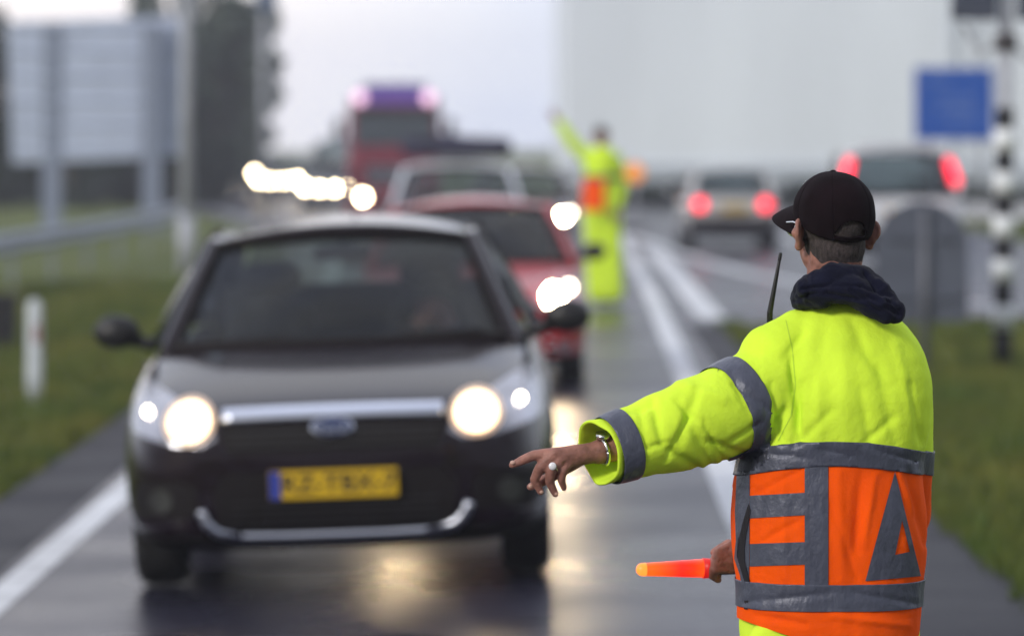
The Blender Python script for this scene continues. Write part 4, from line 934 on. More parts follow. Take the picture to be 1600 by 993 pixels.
# nails, ring, watch
def nail(p, nrm_, r=.0055):
    s = MB(); s.ell(p, (r, r * .55, r * .9), (Vector(nrm_)).to_track_quat('Y', 'Z').to_matrix(), 12, 8); obj('fingernail', s, M['nail'], body)
nail(P(801, 722, d - .002), (0, -.7, .7), .0058); nail(P(869, 771, d + .0035), (0, -1, 0), .0045); nail(P(846, 768, d + .009), (0, -1, 0), .0045); nail(P(829, 759, d + .029), (0, -1, 0), .0048)
s = MB(); rc_ = rng_[0].lerp(rng_[1], .86); ax = (rng_[1] - rng_[0]).normalized()
s.torus(rc_, .0128, .0016, ax.to_track_quat('Z', 'Y').to_matrix(), 28, 8); ring_ = obj('ring', s, M['silver'], off)
s = MB(); s.ell(rc_ + Vector((-.002, -.0145, .003)), (.0085, .004, .0085)); obj('ring_stone', s, mat('pearl_stone', (.85, .83, .88), .15, coat=1), ring_)
s = MB(); wa = (WR - EL).normalized(); wq = wa.to_track_quat('Z', 'Y').to_matrix(); wc = WR - wa * .012
s.torus(wc, .0305, .0048, wq, 40, 8); wt = obj('wristwatch', s, M['silver'], off)
s = MB(); s.cyl(wc + Vector((.0, -.012, .030)), wc + Vector((.0, -.015, .040)), .017, .016, 24); obj('watch_case', s, M['silver'], wt)
s = MB(); s.ell(P(1231, 350, .07), (.004, .003, .003)); 

# hair: the part of the scalp below the cap, lifted a little
HI = HM.inverted()
def hl_(c):
    q = HI @ (c - HCN); a = abs(q.x) / .08
    low = -.092 + .052 * sm(.55, 1.0, a) + (.05 * sm(.0, .05, q.y)) + .006 * noise.noise(c * 60)
    return q.z - low
hme = slab(bme, hl_, 0.0, .16, .0006, lambda c: abs((HI @ (c - HCN)).x) < .0805 and (HI @ (c - HCN)).y < .045 and (HI @ (c - HCN)).z < .075)
flow(hme, lambda c, n: .0030 * sm(0, .022, hl_(c)) + .0008 * noise.noise(c * 260))
hr = link('hair', hme, off, M['hair'])

# cap
CR = (.0865, .107, .098); CC = (0, -.010, .016)
def rimz(y): return .000 + .55 * y
def dome(th, ph, k=1.0):
    c_ = max(0, math.cos(ph)) ** (.86 if ph > 0 else 1.0); z_ = math.sin(ph) * (1 - .05 * max(0, math.sin(2 * ph)))
    return Vector((CC[0] + CR[0] * k * math.cos(th) * c_, CC[1] + CR[1] * k * math.sin(th) * c_, CC[2] + CR[2] * k * z_))
def rimphi(th):
    lo, hi = -1.2, 1.2
    for _ in range(30):
        m_ = (lo + hi) / 2; p = dome(th, m_)
        if p.z > rimz(p.y): hi = m_
        else: lo = m_
    return hi
NU, NV = 240, 70; s = MB(); vs = []; keep = {}
for j in range(NV + 1):
    for i in range(NU):
        th = 2 * math.pi * i / NU; p0 = rimphi(th); ph = p0 + (math.pi / 2 - .003 - p0) * j / NV; p = dome(th, ph)
        # six panels: shallow seams, slightly flattened between them
        a = (th / (math.pi / 3)) % 1.0; dd = min(a, 1 - a)
        k = -.0022 * math.exp(-(dd / .016) ** 2) * (1 - j / NV) ** .3 + .0018 * math.sin(math.pi * a) * math.cos(ph) + .0012 * noise.noise(p * 28) + .0022 * noise.noise(p * 11 + Vector((3, 1, 2)))
        # taller front crown
        k += .005 * max(0, math.sin(th)) * sm(0, .9, j / NV) * (1 - sm(.8, 1, j / NV))
        if j < 2: k += .0006
        pv = p + p.normalized() * k
        vs.append(pv); 
fs = []
for j in range(NV):
    for i in range(NU):
        k = (i + 1) % NU; c = (vs[j * NU + i] + vs[(j + 1) * NU + k]) / 2
        open_ = False
        if c.y < -.06:
            up = c.z - rimz(c.y)
            if up > .0135 and (c.x / .037) ** 2 + ((up - .0135) / .047) ** 2 < 1: open_ = True
        if not open_: fs.append((j * NU + i, j * NU + k, (j + 1) * NU + k, (j + 1) * NU + i))
fs.append(tuple(NV * NU + i for i in range(NU)))
s.add([HCN + HM @ v for v in vs], fs); cap = obj('cap', s, M['cap'], off)
sd = cap.modifiers.new('thick', 'SOLIDIFY'); sd.thickness = .0025; sd.offset = -1
s = MB()
def brim(u, v):
    th = R(106) + R(60) * (2 * u - 1) * -1; p = dome(th, rimphi(th)); q = 2 * u - 1
    out = .092 * v * (1 - abs(q) ** 2.6 * .92)
    return HCN + HM @ Vector((p.x * (1 + .04 * v) - out * .30, p.y + out * .95, p.z + .002 - .016 * v * v - .020 * (q * q) * v - .10 * out * .3))
s.grid(brim, 40, 14); br = obj('brim', s, M['cap'], cap); q_ = br.modifiers.new('thick', 'SOLIDIFY'); q_.thickness = .003
s = MB(); s.ell(HCN + HM @ Vector((0, -.010, .1125)), (.007, .007, .004)); obj('button', s, M['cap'], cap)
s = MB(); st = []
for i in range(25):
    th = R(-90) + R(29) * (i / 12 - 1); p = dome(th, rimphi(th)); st.append(HCN + HM @ (Vector((p.x * 1.01, p.y * 1.012, p.z + .0075))))
s.tube(st, .0052, 8); obj('strap', s, M['cap'], cap)
# glasses
s = MB()
for sx in (-1, 1):
    s.torus(Hd(sx * .045, .102, -.002), .024, .0030, HM @ Matrix.Rotation(R(90), 3, 'X'), 24, 8)
    s.tube([Hd(sx * .069, .101, .004), Hd(sx * .086, .088, .004), Hd(sx * .087, .02, .002), Hd(sx * .086, -.008, -.004)], .0024, 8)
s.tube([Hd(-.011, .108, .002), Hd(.011, .108, .002)], .002, 8); gl = obj('glasses', s, M['silver'], off)
for sx in (-1, 1):
    s = MB(); s.cyl(Hd(sx * .045, .1005, -.002), Hd(sx * .045, .1025, -.002), .024, .024, 24); obj('lens', s, M['glasslens'], gl)
    s = MB(); s.ell(Hd(sx * .030, .074, .0), (.012, .012, .012)); obj('eye', s, mat('eye_white', (.7, .68, .66), .2), body)

# jacket
j = MB(); rows = []
prof = [  # py, left px, right px, half depth, d centre
    (1003, 1153, 1434, .150, .0), (985, 1151, 1437, .158, .0), (955, 1149, 1439, .160, .0), (915, 1150, 1440, .158, .0), (880, 1146, 1445, .160, .0), (840, 1143, 1449, .163, .0), (800, 1142, 1448, .163, .0),
    (760, 1145, 1444, .160, .0), (735, 1149, 1440, .156, .0), (712, 1152, 1441, .156, .0), (690, 1158, 1449, .160, .0), (660, 1166, 1455, .162, .0), (620, 1176, 1457, .160, .0), (585, 1190, 1454, .152, .005),
    (555, 1202, 1446, .142, .01), (530, 1213, 1434, .130, .015), (508, 1226, 1418, .115, .02), (490, 1240, 1398, .098, .02), (476, 1258, 1375, .080, .02), (466, 1275, 1355, .06, .02)]
for py, l, r_, hb, dc in prof:
    a, c = P(l, py, dc), P(r_, py, dc); cx, hw = (a.x + c.x) / 2, (c.x - a.x) / 2; n = 2.35
    rows.append([(cx + hw * math.copysign(abs(math.cos(t)) ** (2 / n), math.cos(t)), dc + hb * math.copysign(abs(math.sin(t)) ** (2 / n), math.sin(t)), a.z) for t in [2 * math.pi * i / 64 for i in range(64)]])
j.rows(rows)
for (p, r1), (q, r2) in (((P(1292, 512, .01), .055), (P(1252, 532, -.0), .074)), ((P(1252, 532, -.0), .074), (P(1216, 566, -.02), .094)), ((P(1305, 512, .01), .055), (P(1368, 545, .01), .07))): j.cap(p, q, r1, r2, 24, 6)
# sleeves
sl_ = [(P(1262, 560, .0), .088), (P(1222, 590, -.02), .102), (P(1170, 628, -.055), .111), (P(1130, 645, -.085), .104), (P(1085, 662, -.12), .098), (P(1045, 674, -.150), .092), (P(1005, 687, -.178), .083), (P(968, 700, -.198), .074), (P(948, 704, -.208), .071)]
for (p, r1), (q, r2) in zip(sl_[:-1], sl_[1:]): j.cap(p, q, r1, r2, 28, 6)
sr_ = [(P(1370, 565, .0), .085), (P(1395, 600, .02), .088), (P(1398, 700, .07), .088), (Vector((.165, .17, ZS(800, .17))), .08), (Vector((.03, .235, ZS(850, .23))), .066), (P(1215, 862, .268), .052)]
for (p, r1), (q, r2) in zip(sr_[:-1], sr_[1:]): j.cap(p, q, r1, r2, 24, 5)
jm = fuse(j, .0062, 14)
# cut the pointing sleeve open at the cuff
sa = (sl_[-1][0] - sl_[-3][0]).normalized(); cuffp = sl_[-1][0] + sa * .0
creases = [  # from px to px, width px, depth (m), only on the camera side
    (1236, 560, 1250, 690, 7, .0065), (1252, 600, 1240, 694, 9, .005), (1226, 640, 1200, 694, 8, .007), (1290, 500, 1262, 640, 16, .003), (1318, 520, 1322, 690, 22, -.0035),
    (1372, 560, 1400, 692, 14, .0035), (1400, 540, 1432, 660, 12, -.003), (1345, 610, 1360, 692, 10, .0028), (1422, 600, 1440, 690, 9, .004), (1275, 560, 1280, 690, 14, -.003),
    (1142, 585, 1170, 640, 9, .004), (1090, 610, 1060, 700, 10, .0045), (1072, 640, 1110, 725, 12, .005), (1020, 625, 1035, 690, 8, .0045), (1040, 700, 1090, 730, 8, .005), (1000, 640, 1010, 700, 7, .003),
    (1110, 690, 1170, 712, 8, .005), (1060, 600, 1130, 625, 12, -.004), (985, 642, 1015, 632, 8, .005), (1078, 648, 1040, 720, 6, .004), (1100, 660, 1130, 718, 6, .004), (1058, 625, 1090, 655, 7, .004), (1150, 600, 1200, 640, 7, .003), (1140, 690, 1185, 660, 6, .0035), (1010, 700, 1050, 690, 5, .003), (1255, 520, 1225, 560, 8, .003), (1340, 540, 1395, 600, 12, .0025), (1300, 640, 1250, 690, 8, .003), (1400, 650, 1350, 692, 8, .0028), (1330, 500, 1360, 560, 10, .0025), (1205, 600, 1222, 690, 8, .004),
    (1310, 740, 1316, 905, 12, -.004), (1345, 745, 1338, 860, 12, .0045), (1366, 745, 1350, 850, 8, -.003), (1300, 790, 1340, 905, 7, .0025), (1180, 770, 1250, 735, 5, .0022), (1190, 845, 1250, 812, 5, .0022), (1190, 735, 1184, 905, 9, .002), (1222, 740, 1228, 900, 8, -.0022), (1420, 740, 1446, 850, 8, .004), (1405, 740, 1430, 800, 6, -.003),
    (1180, 960, 1260, 975, 6, .0035), (1300, 962, 1420, 976, 7, -.003), (1165, 940, 1300, 925, 6, .002), (1335, 925, 1430, 942, 6, .002), (1170, 705, 1260, 715, 5, .0022), (1280, 700, 1330, 712, 5, .0018), (1360, 700, 1430, 720, 5, .002)]
def seg_d(px, py, c):
    ax, ay, bx, by = c[:4]; dx, dy = bx - ax, by - ay; t = ((px - ax) * dx + (py - ay) * dy) / (dx * dx + dy * dy); tt = max(0, min(1, t))
    e = math.hypot(px - ax - dx * tt, py - ay - dy * tt); return e, tt
def to_px(c):
    D = D0 + c.y; return 800 + (c.x + X0) / D * F, HY + (HC - c.z - Z0) / D * F
def cloth(c, n):
    u, v = to_px(c); k = .0045 * noise.noise(Vector((c.x * 9, c.y * 9, c.z * 4))) + .0011 * noise.noise(Vector((c.x * 26, c.y * 26, c.z * 14)))
    sleeve = u < 1190 and v < 760
    if sleeve: k += .0036 * noise.noise(Vector((c.x * 22 + c.z * 8, c.y * 12, c.z * 10))) + .0008 * noise.noise(c * 34)
    if v > 735: k += .002 * noise.noise(Vector((c.x * 40, c.y * 40, c.z * 9)))
    if n.y < .2:
        for cr in creases:
            if abs(u - (cr[0] + cr[2]) / 2) > 90 or abs(v - (cr[1] + cr[3]) / 2) > 150: continue
            e, t = seg_d(u, v, cr)
            if e < cr[4] * 2.4: k -= 1.9 * cr[5] * math.exp(-(e / (cr[4] * .72)) ** 2) * (.35 + .65 * math.sin(math.pi * (.15 + .7 * t)))
    return k
flow(jm, cloth)
# tuck where the tapes gather the cloth
zc_, ze_ = P(1300, 709, -.156).z, P(1150, 724, -.02).z; xm = P(1296, 700, 0).x; xw = P(1445, 700, 0).x - xm
kq = (zc_ - ze_) / xw ** 2
fband = lambda c: c.z + kq * (c.x - xm) ** 2 * (1 if c.y < .05 else 1) - zc_
HB = 20 / 711
lo_top = P(1300, 728, -.156).z - zc_; hi_top = P(1300, 689, -.156).z - zc_
body_only = lambda c: c.x > P(1143, 700, 0).x - .02 and (c.x > P(1155, 700, 0).x or True)
# colour: orange below the band
bm = bmesh.new(); bm.from_mesh(jm)
for v in bm.verts: v.co.z += kq * (v.co.x - xm) ** 2
bmesh.ops.bisect_plane(bm, geom=bm.verts[:] + bm.edges[:] + bm.faces[:], plane_co=(0, 0, zc_ + (lo_top + hi_top) / 2), plane_no=(0, 0, 1), dist=1e-5)
sleeve_r = BVHTree
def is_arm(c):
    return (c.x < P(1139, 700, -.1).x) or (c.y > .20 and c.x < .2) 
for f in bm.faces:
    c = f.calc_center_median()
    if c.z < zc_ + (lo_top + hi_top) / 2 and not is_arm(c): f.material_index = 1
for v in bm.verts: v.co.z -= kq * (v.co.x - xm) ** 2
# open the cuff end and the hem
bmesh.ops.bisect_plane(bm, geom=bm.verts[:] + bm.edges[:] + bm.faces[:], plane_co=(0, 0, P(1300, 1001, -.15).z), plane_no=(0, 0, 1), clear_inner=True, dist=1e-5)
bmesh.ops.bisect_plane(bm, geom=bm.verts[:] + bm.edges[:] + bm.faces[:], plane_co=P(1180, 975, -.1), plane_no=Vector((.30, .05, 1)).normalized(), clear_inner=True, dist=1e-5)
jk = bpy.data.meshes.new('jacket'); bm.to_mesh(jk); bm.free()
jacket = link('jacket', jk, off, [M['lime'], M['orange']])
jb = bvh_of(jk)
tp = link('reflective_band', slab(jk, fband, lo_top, hi_top, .0022, lambda c: not is_arm(c)), jacket, M['tape'])
z1, z2 = P(1300, 955, -.158).z, P(1300, 913, -.158).z
link('reflective_band', slab(jk, lambda c: c.z - .0 * c.x, z1, z2, .0022, lambda c: not is_arm(c)), jacket, M['tape'])
for o_ in jacket.children:
    q_ = o_.modifiers.new('thick', 'SOLIDIFY'); q_.thickness = .0016; q_.offset = 1
def dp(name, polys, m, off_=.0024, step=6, par=None, th=0):
    return link(name, drape(polys, jb, RP, step, off_, th, name), par or jacket, m)
def rect(x0, y0, x1, y1, sk=0): return [(x0, y0), (x1, y0 + sk), (x1, y1 + sk), (x0, y1)]
dp('reflective_letter_e', [rect(1172, 774, 1257.5, 809, -5), rect(1172, 849, 1257.5, 884, -3), rect(1257.5, 722, 1294, 922, -1)], M['tape'], .0026)
dp('reflective_strip', [[(1152, 738), (1172, 735), (1171, 918), (1160, 918), (1151, 860), (1149, 800)]], M['tape'], .0024)
A, B, C_ = (1398, 736), (1352, 907), (1438, 899); a_, b_, c_ = (1409, 812), (1398, 866), (1421, 861)
dp('reflective_triangle', [[A, B, b_, a_], [B, C_, c_, b_], [C_, A, a_, c_]], M['tape'], .0026)
dp('pocket_slit', [[(1171, 786), (1174, 797), (1171, 815), (1167, 835), (1164.5, 855), (1165, 875), (1169, 893), (1173, 910), (1172, 930), (1169, 951), (1164, 951), (1165, 930), (1163.5, 912), (1158, 896), (1154.5, 878), (1154, 860), (1156.5, 840), (1161, 818), (1167, 798)]], mat('slit_black', (.008, .006, .010), .7), .0045, 5)
dp('pocket_edge', [[(1152, 838), (1155, 838), (1153, 868), (1165, 908), (1163, 912), (1149, 872)]], M['tape'], .005, 5)
dp('shoulder_label', [[(1118, 561), (1136, 559), (1144, 562), (1144, 566), (1130, 568), (1119, 565)]], mat('dark_green_label', (.03, .07, .03), .5), .003, 4)
# seam of the sleeve, hem seam
dp('sleeve_seam', stroke([(1228, 500), (1238, 545), (1243, 600), (1236, 650), (1216, 688)], 1.8), mat('seam_shade_thread', (.48, .72, .04), .8), .0008, 6)
# tapes round the sleeve
def ring_tape(p_, ax_, w0, w1, xlim):
    f = lambda c: (c - p_).dot(ax_)
    return link('reflective_band', slab(jk, f, w0, w1, .0022, lambda c: c.x < xlim[1] and c.x > xlim[0] and c.y < .12 and ((c - p_) - ax_ * (c - p_).dot(ax_)).length < xlim[2]), jacket, M['tape'])
ax1 = (sl_[4][0] - sl_[2][0]).normalized(); ax1 = (ax1 + Vector((0, -.06, 0))).normalized()
t1_ = ring_tape(P(1146, 636, -.07), ax1, -.027, .027, (P(1080, 600, -.1).x, P(1198, 600, 0).x, .145))
ax2 = (sl_[-1][0] - sl_[-4][0]).normalized(); ax2 = (ax2 + Vector((0, -.08, 0))).normalized()
t2_ = ring_tape(P(962, 701, -.20), ax2, -.026, .020, (P(900, 600, -.1).x, P(1030, 600, 0).x, .12))
for o_ in (t1_, t2_):
    q_ = o_.modifiers.new('thick', 'SOLIDIFY'); q_.thickness = .0016; q_.offset = 1
# cuff: an open rolled tube
cq = (ax2 + Vector((0, -.25, 0))).normalized(); u_ = Vector((0, 0, 1)); u_ = (u_ - cq * u_.dot(cq)).normalized(); w_ = cq.cross(u_)
cc = P(948, 704, -.206); s = MB(); rows = []
for dist, rr, wv in ((-.030, .066, 0), (-.010, .071, .2), (.008, .0735, .6), (.022, .0745, 1), (.027, .072, 1), (.024, .068, 1), (.010, .064, .8), (-.008, .058, .5), (-.02, .050, .3), (-.026, .03, 0)):
    row = []
    for i in range(56):
        a = 2 * math.pi * i / 56; wob = 1 + wv * (.030 * math.sin(3 * a + 1) + .028 * math.sin(5 * a) + .012 * math.sin(9 * a + 2))
        row.append(cc + cq * (dist + wv * .006 * math.sin(2 * a + .6)) + (u_ * math.cos(a) * .98 + w_ * math.sin(a) * .90) * rr * wob)
    rows.append(row)
s.rows(rows, capends=False); obj('cuff', s, M['lime'], jacket)
# trim the sleeve end so that the cuff stays open
bm = bmesh.new(); bm.from_mesh(jacket.data); cut_c = cc - cq * .012
kill = [f for f in bm.faces if (f.calc_center_median() - cut_c).dot(cq) > 0 and (f.calc_center_median() - cut_c).length < .2 and f.calc_center_median().x < P(985, 700, -.2).x]
bmesh.ops.delete(bm, geom=kill, context='FACES'); bm.to_mesh(jacket.data); bm.free()

# navy hood and collar
h = MB()
ring = [(P(1258, 460, .03), .028), (P(1262, 454, -.03), .032), (P(1278, 446, -.072), .034), (P(1305, 436, -.088), .037), (P(1340, 440, -.078), .036), (P(1362, 452, -.03), .034), (P(1362, 462, .04), .03), (P(1300, 470, .09), .03), (P(1258, 466, .06), .03), (P(1258, 460, .03), .028)]
for (p, r1), (q, r2) in zip(ring[:-1], ring[1:]): h.cap(p, q, r1, r2, 18, 4)
for a, b2, r1, r2 in (((1262, 452, -.09), (1330, 455, -.115), .026, .030), ((1330, 452, -.112), (1372, 478, -.125), .034, .030), ((1345, 462, -.12), (1384, 490, -.13), .026, .022), ((1366, 462, -.09), (1398, 486, -.11), .028, .026),
                      ((1385, 488, -.125), (1402, 494, -.12), .020, .016), ((1352, 448, -.09), (1382, 466, -.10), .028, .026), ((1256, 466, -.05), (1290, 460, -.10), .022, .020), ((1345, 436, -.05), (1366, 450, -.06), .030, .028), ((1262, 436, -.04), (1290, 430, -.06), .012, .014), ((1251, 470, -.02), (1285, 466, -.095), .022, .022), ((1251, 468, .0), (1252, 468, .06), .022, .022)):
    h.cap(P(*a), P(*b2), r1, r2, 18, 4)
hm_ = fuse(h, .0042, 5)
hcr = [(1270, 447, 1345, 446, 3.0, .003), (1345, 446, 1392, 462, 3.5, .0045), (1335, 470, 1400, 478, 5, -.003), (1355, 462, 1405, 492, 4, .004), (1262, 432, 1262, 465, 4, .003), (1370, 440, 1385, 450, 4, -.004), (1290, 458, 1350, 470, 3, .0035), (1252, 452, 1300, 441, 3, .004), (1350, 425, 1378, 462, 3, .005), (1330, 452, 1372, 486, 3, .005), (1385, 470, 1408, 484, 3, .004), (1240, 470, 1275, 458, 3, .003)]
def hoodf(c, n):
    u, v = to_px(c); k = .0045 * noise.noise(c * 30) + .0030 * abs(noise.noise(c * 55)) + .0010 * noise.noise(c * 140)
    for cr in hcr:
        e, t = seg_d(u, v, cr)
        if e < cr[4] * 2.5 and n.y < .3: k -= 1.9 * cr[5] * math.exp(-(e / (cr[4] * .72)) ** 2)
    return k
flow(hm_, hoodf)
link('hood', hm_, off, M['navy'])
# trousers and boots
t = MB()
t.ell(Vector((0, .0, .86)), (.175, .13, .14))
for sx in (-1, 1):
    hip, kn, an, toe = LEG[sx]
    t.cap(hip + Vector((0, 0, -.02)), kn, .112, .088, 20, 4); t.cap(kn, an + Vector((0, 0, .04)), .088, .078, 20, 4)
t.cap(P(1195, 1000, -.10), P(1260, 1010, -.10), .04, .04, 16, 4)
tm_ = fuse(t, .009, 6); flow(tm_, lambda c, n: .006 * noise.noise(Vector((c.x * 14, c.y * 14, c.z * 18))))
tr_ = link('trousers', tm_, off, M['trousers'])
for za, zb_ in ((.30, .35), (.42, .47)):
    link('reflective_band', slab(tm_, lambda c: c.z, za, zb_, .003), tr_, M['tape'])
for sx in (-1, 1):
    hip, kn, an, toe = LEG[sx]; t = MB(); t.cap(an + Vector((0, 0, .10)), an + Vector((0, -.01, -.03)), .058, .055); t.cap(an + Vector((0, -.02, -.035)), toe + Vector((0, 0, .01)), .052, .045)
    bm_ = fuse(t, .008, 3)
    for v in bm_.vertices: v.co.z = max(v.co.z, .0)
    link('boot', bm_, off, M['bootleather'])

# radio with aerial on his left chest, baton in his right hand
rd = empty('two_way_radio', Vector(off.location) + P(1203, 560, .10)); tag(rd, 'black two way radio on the officer\'s chest, aerial showing over his shoulder', 'radio')
s = MB(); s.box((0, .03, -.03), (.055, .035, .12)); obj('body', s, M['blackplastic'], rd, bevel=.008)
a0_ = P(1203, 487, .10) - P(1203, 560, .10); a1_ = P(1219.5, 397, .10) - P(1203, 560, .10)
s = MB(); s.cap((0, .03, .02), a0_, .0075, .0068, 12); s.cap(a0_, a1_, .0066, .0032, 12); s.cap(a0_ + (a1_ - a0_) * .9, a1_, .0042, .0040, 10); obj('aerial', s, M['blackplastic'], rd)
bt = empty('signal_baton', Vector(off.location) + P(1125, 886, .268)); tag(bt, 'glowing red signal baton held in the officer\'s right hand', 'baton')
o_ = P(1125, 886, .268)
q0, q1, q2, q3 = P(1004, 889, .24) - o_, P(1100, 887, .262) - o_, P(1112, 887, .265) - o_, P(1175, 884, .28) - o_
s = MB(); s.cap(q0 + (q1 - q0) * .06, q1, .0150, .0215, 24, 6); obj('glow_tube', s, M['baton'], bt)
s = MB(); s.cap(q0, q0 + (q1 - q0) * .04, .0150, .0153, 24, 6); obj('tip', s, M['batontip'], bt)
s = MB(); s.cyl(q1 - (q1 - q0) * .02, q2 + (q2 - q1) * .6, .0235, .0215, 24); obj('collar', s, M['batoncollar'], bt)
s = MB(); s.cap(q2, q3, .0165, .0165, 20, 4); obj('grip', s, M['blackplastic'], bt)

# ---------------- other people, simpler ----------------
def figure(name, label, loc, J, hr=.10, yaw=0.0, suit=None, vox=.012, vest=None, cap_m=None, jacket_m=None, trousers_m=None, scale=1.0):
    root = empty(name, loc); tag(root, label, 'person'); V = {k: Vector(v) for k, v in J.items()}
    hc = V['head']; rm = Matrix.Rotation(yaw, 3, 'Z'); b = MB()
    h = lambda x, y, z: hc + rm @ Vector((x, y, z))
    b.ell(h(0, -.01, .02), (.078, .096, .095), rm); b.ell(h(0, .03, -.05), (.058, .06, .08), rm); b.cap(h(0, .09, -.01), h(0, .11, -.04), .012, .015)
    b.cap(h(-.02, .088, -.07), h(.02, .088, -.07), .01, .01)
    for sx in (-1, 1): b.ell(h(sx * .082, -.01, -.02), (.01, .02, .034), rm, 12, 8)
    b.cap(h(0, -.02, -.06), V['neck'], .058, .062)
    b.cap(V['neck'], V['pelvis'], .12, .13)
    for sd_ in 'LR':
        b.cap(V['sh' + sd_], V['el' + sd_], .055, .045); b.cap(V['el' + sd_], V['wr' + sd_], .042, .028)
        ax_ = (V['wr' + sd_] - V['el' + sd_]).normalized(); sd2 = ax_.orthogonal().normalized(); w = V['wr' + sd_]
        b.cap(w, w + ax_ * .08, .03, .032, 10)
        for k in range(4): b.cap(w + ax_ * .07 + sd2 * (-.03 + .02 * k), w + ax_ * (.155 + .012 * (1 - abs(k - 1.3))) + sd2 * (-.036 + .024 * k), .011, .008, 8, 3)
        b.cap(w + ax_ * .03 + sd2 * -.03, w + ax_ * .08 + sd2 * -.068, .014, .010, 8, 3)
        b.cap(V['hi' + sd_], V['kn' + sd_], .08, .058); b.cap(V['kn' + sd_], V['an' + sd_], .058, .04); b.cap(V['an' + sd_], V['to' + sd_], .04, .03)
    bd = link('body', fuse(b, vox if vox < .01 else .009, 3), root, M['skin'])
    t = MB(); t.cap(V['neck'] + Vector((0, 0, -.08)), V['pelvis'], .155 if not vest else .20, .17 if not vest else .21, 20)
    t.cap(V['shL'], V['shR'], .09, .09, 16); t.cap(V['pelvis'] + Vector((-.06, 0, -.03)), V['pelvis'] + Vector((.06, 0, -.03)), .165, .165, 16)
    for sd_ in 'LR': t.cap(V['sh' + sd_], V['el' + sd_], .088, .075, 16); t.cap(V['el' + sd_], V['wr' + sd_] + (V['el' + sd_] - V['wr' + sd_]) * .1, .075, .06, 16)
    jm2 = fuse(t, vox, 4); flow(jm2, lambda c, n: .006 * noise.noise(c * 14))
    ja = link('jacket', jm2, root, jacket_m)
    if vest:
        link('vest', slab(jm2, lambda c: c.z, vest[0], vest[1], .012, lambda c: -.235 < c.x - V['pelvis'].x < .03), root, M['orange'])
        link('reflective_band', slab(jm2, lambda c: c.z, vest[1], vest[1] + .05, .012, lambda c: abs(c.x - V['pelvis'].x) < .235), ja, M['tape'])
    t = MB(); t.ell(V['pelvis'] + Vector((0, 0, -.03)), (.17, .13, .13))
    for sd_ in 'LR': lw = 1.25 if vest else 1; t.cap(V['hi' + sd_], V['kn' + sd_], .11 * lw, .092 * lw, 16); t.cap(V['kn' + sd_], V['an' + sd_] + (V['kn' + sd_] - V['an' + sd_]) * .08, .092 * lw, .105 * lw, 16)
    tm2 = fuse(t, vox, 4); flow(tm2, lambda c, n: .006 * noise.noise(c * 12)); tr2 = link('trousers', tm2, root, trousers_m)
    for sd_ in 'LR':
        t = MB(); t.cap(V['an' + sd_] + Vector((0, 0, .08)), V['an' + sd_] + Vector((0, 0, -.03)), .055, .052); t.cap(V['an' + sd_] + Vector((0, 0, -.035)), V['to' + sd_], .05, .042); link('boot', fuse(t, vox, 3), root, M['bootleather'])
    s = MB()
    s.grid(lambda u, v: h(*(Vector((.084 * math.cos(2 * math.pi * u) * math.cos(v * 1.54), -.01 + .104 * math.sin(2 * math.pi * u) * math.cos(v * 1.54), .028 + .092 * math.sin(v * 1.54))))), 32, 12)
    if cap_m:
        s.grid(lambda u, v: h((2 * u - 1) * .075, .075 + .085 * v * (1 - (2 * u - 1) ** 2 * .8), .028 - .015 * v), 12, 6); obj('cap', s, cap_m, root)
    else: obj('hair', s, M['hair'], root)
    return root
DF = 48.5; XF = (940 - 800) / F * DF
def Q(px, py, d=0.0):
    D = DF + d; return Vector(((px - 800) / F * D - XF, d, HC - (py - HY) / F * D))
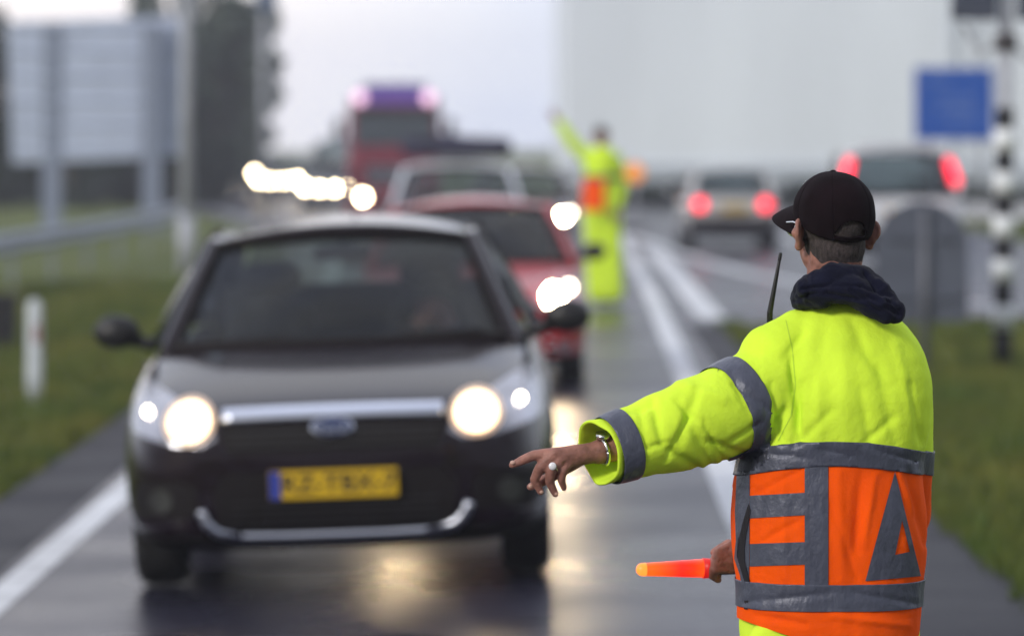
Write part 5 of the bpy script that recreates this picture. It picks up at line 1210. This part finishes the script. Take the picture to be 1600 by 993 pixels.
J = dict(head=Q(939, 213), neck=Q(940, 243), pelvis=Q(940, 322), shL=Q(921, 249), elL=Q(897, 226, -.02), wrL=Q(873, 191, -.02), shR=Q(962, 252), elR=Q(971, 290, .0), wrR=Q(963, 325, -.10),
         hiL=Q(930, 335), knL=Q(931, 400), anL=Q(936, 462), toL=Q(934, 470, .18), hiR=Q(952, 335), knR=Q(956, 400), anR=Q(957, 462), toR=Q(958, 470, .18))
fo = figure('person', 'far officer in bright lime suit with one arm raised beside the red car', (XF, DF, 0), J, yaw=R(10), vest=(Q(940, 328).z, Q(940, 280).z), cap_m=M['cap'], jacket_m=M['lime'], trousers_m=M['lime'])
rl = Q(940, 470).z
# driver in the black car
dx, dy = X1 + .37, D1
dz = zg(X1)
Jd = dict(head=(0, 2.30, 1.20), neck=(0, 2.36, 1.06), pelvis=(0, 2.32, .56), shL=(.17, 2.34, 1.0), elL=(.25, 2.15, .84), wrL=(.15, 1.93, .98), shR=(-.17, 2.34, 1.0), elR=(-.25, 2.15, .84), wrR=(-.15, 1.93, .98),
          hiL=(.09, 2.25, .5), knL=(.12, 1.82, .62), anL=(.12, 1.50, .30), toL=(.12, 1.40, .34), hiR=(-.09, 2.25, .5), knR=(-.12, 1.82, .62), anR=(-.12, 1.50, .30), toR=(-.12, 1.40, .34))
M['dcoat'] = mat('dark_coat', (.03, .02, .03), .8)
figure('person', 'dim driver in a dark coat behind the windshield of the black car', (dx, dy, dz), Jd, yaw=math.pi, vox=.015, jacket_m=M['dcoat'], trousers_m=M['dcoat'])

# ---------------- the damp air ----------------
s = MB(); s.box((0, 300, 7.9), (900, 830, 21.4)); hz = obj('haze', s, None, smooth=False); hz.data.materials.clear()
hm = bpy.data.materials.new('damp_air'); hm.use_nodes = True; t = hm.node_tree; t.nodes.clear()
o1 = t.nodes.new('ShaderNodeOutputMaterial'); pv = t.nodes.new('ShaderNodeVolumePrincipled'); pv.inputs['Density'].default_value = 0.0009
pv.inputs['Color'].default_value = (.86, .88, 1.0, 1); pv.inputs['Anisotropy'].default_value = 0.2
t.links.new(pv.outputs[0], o1.inputs['Volume']); hz.data.materials.append(hm); tag(hz, kind='stuff')
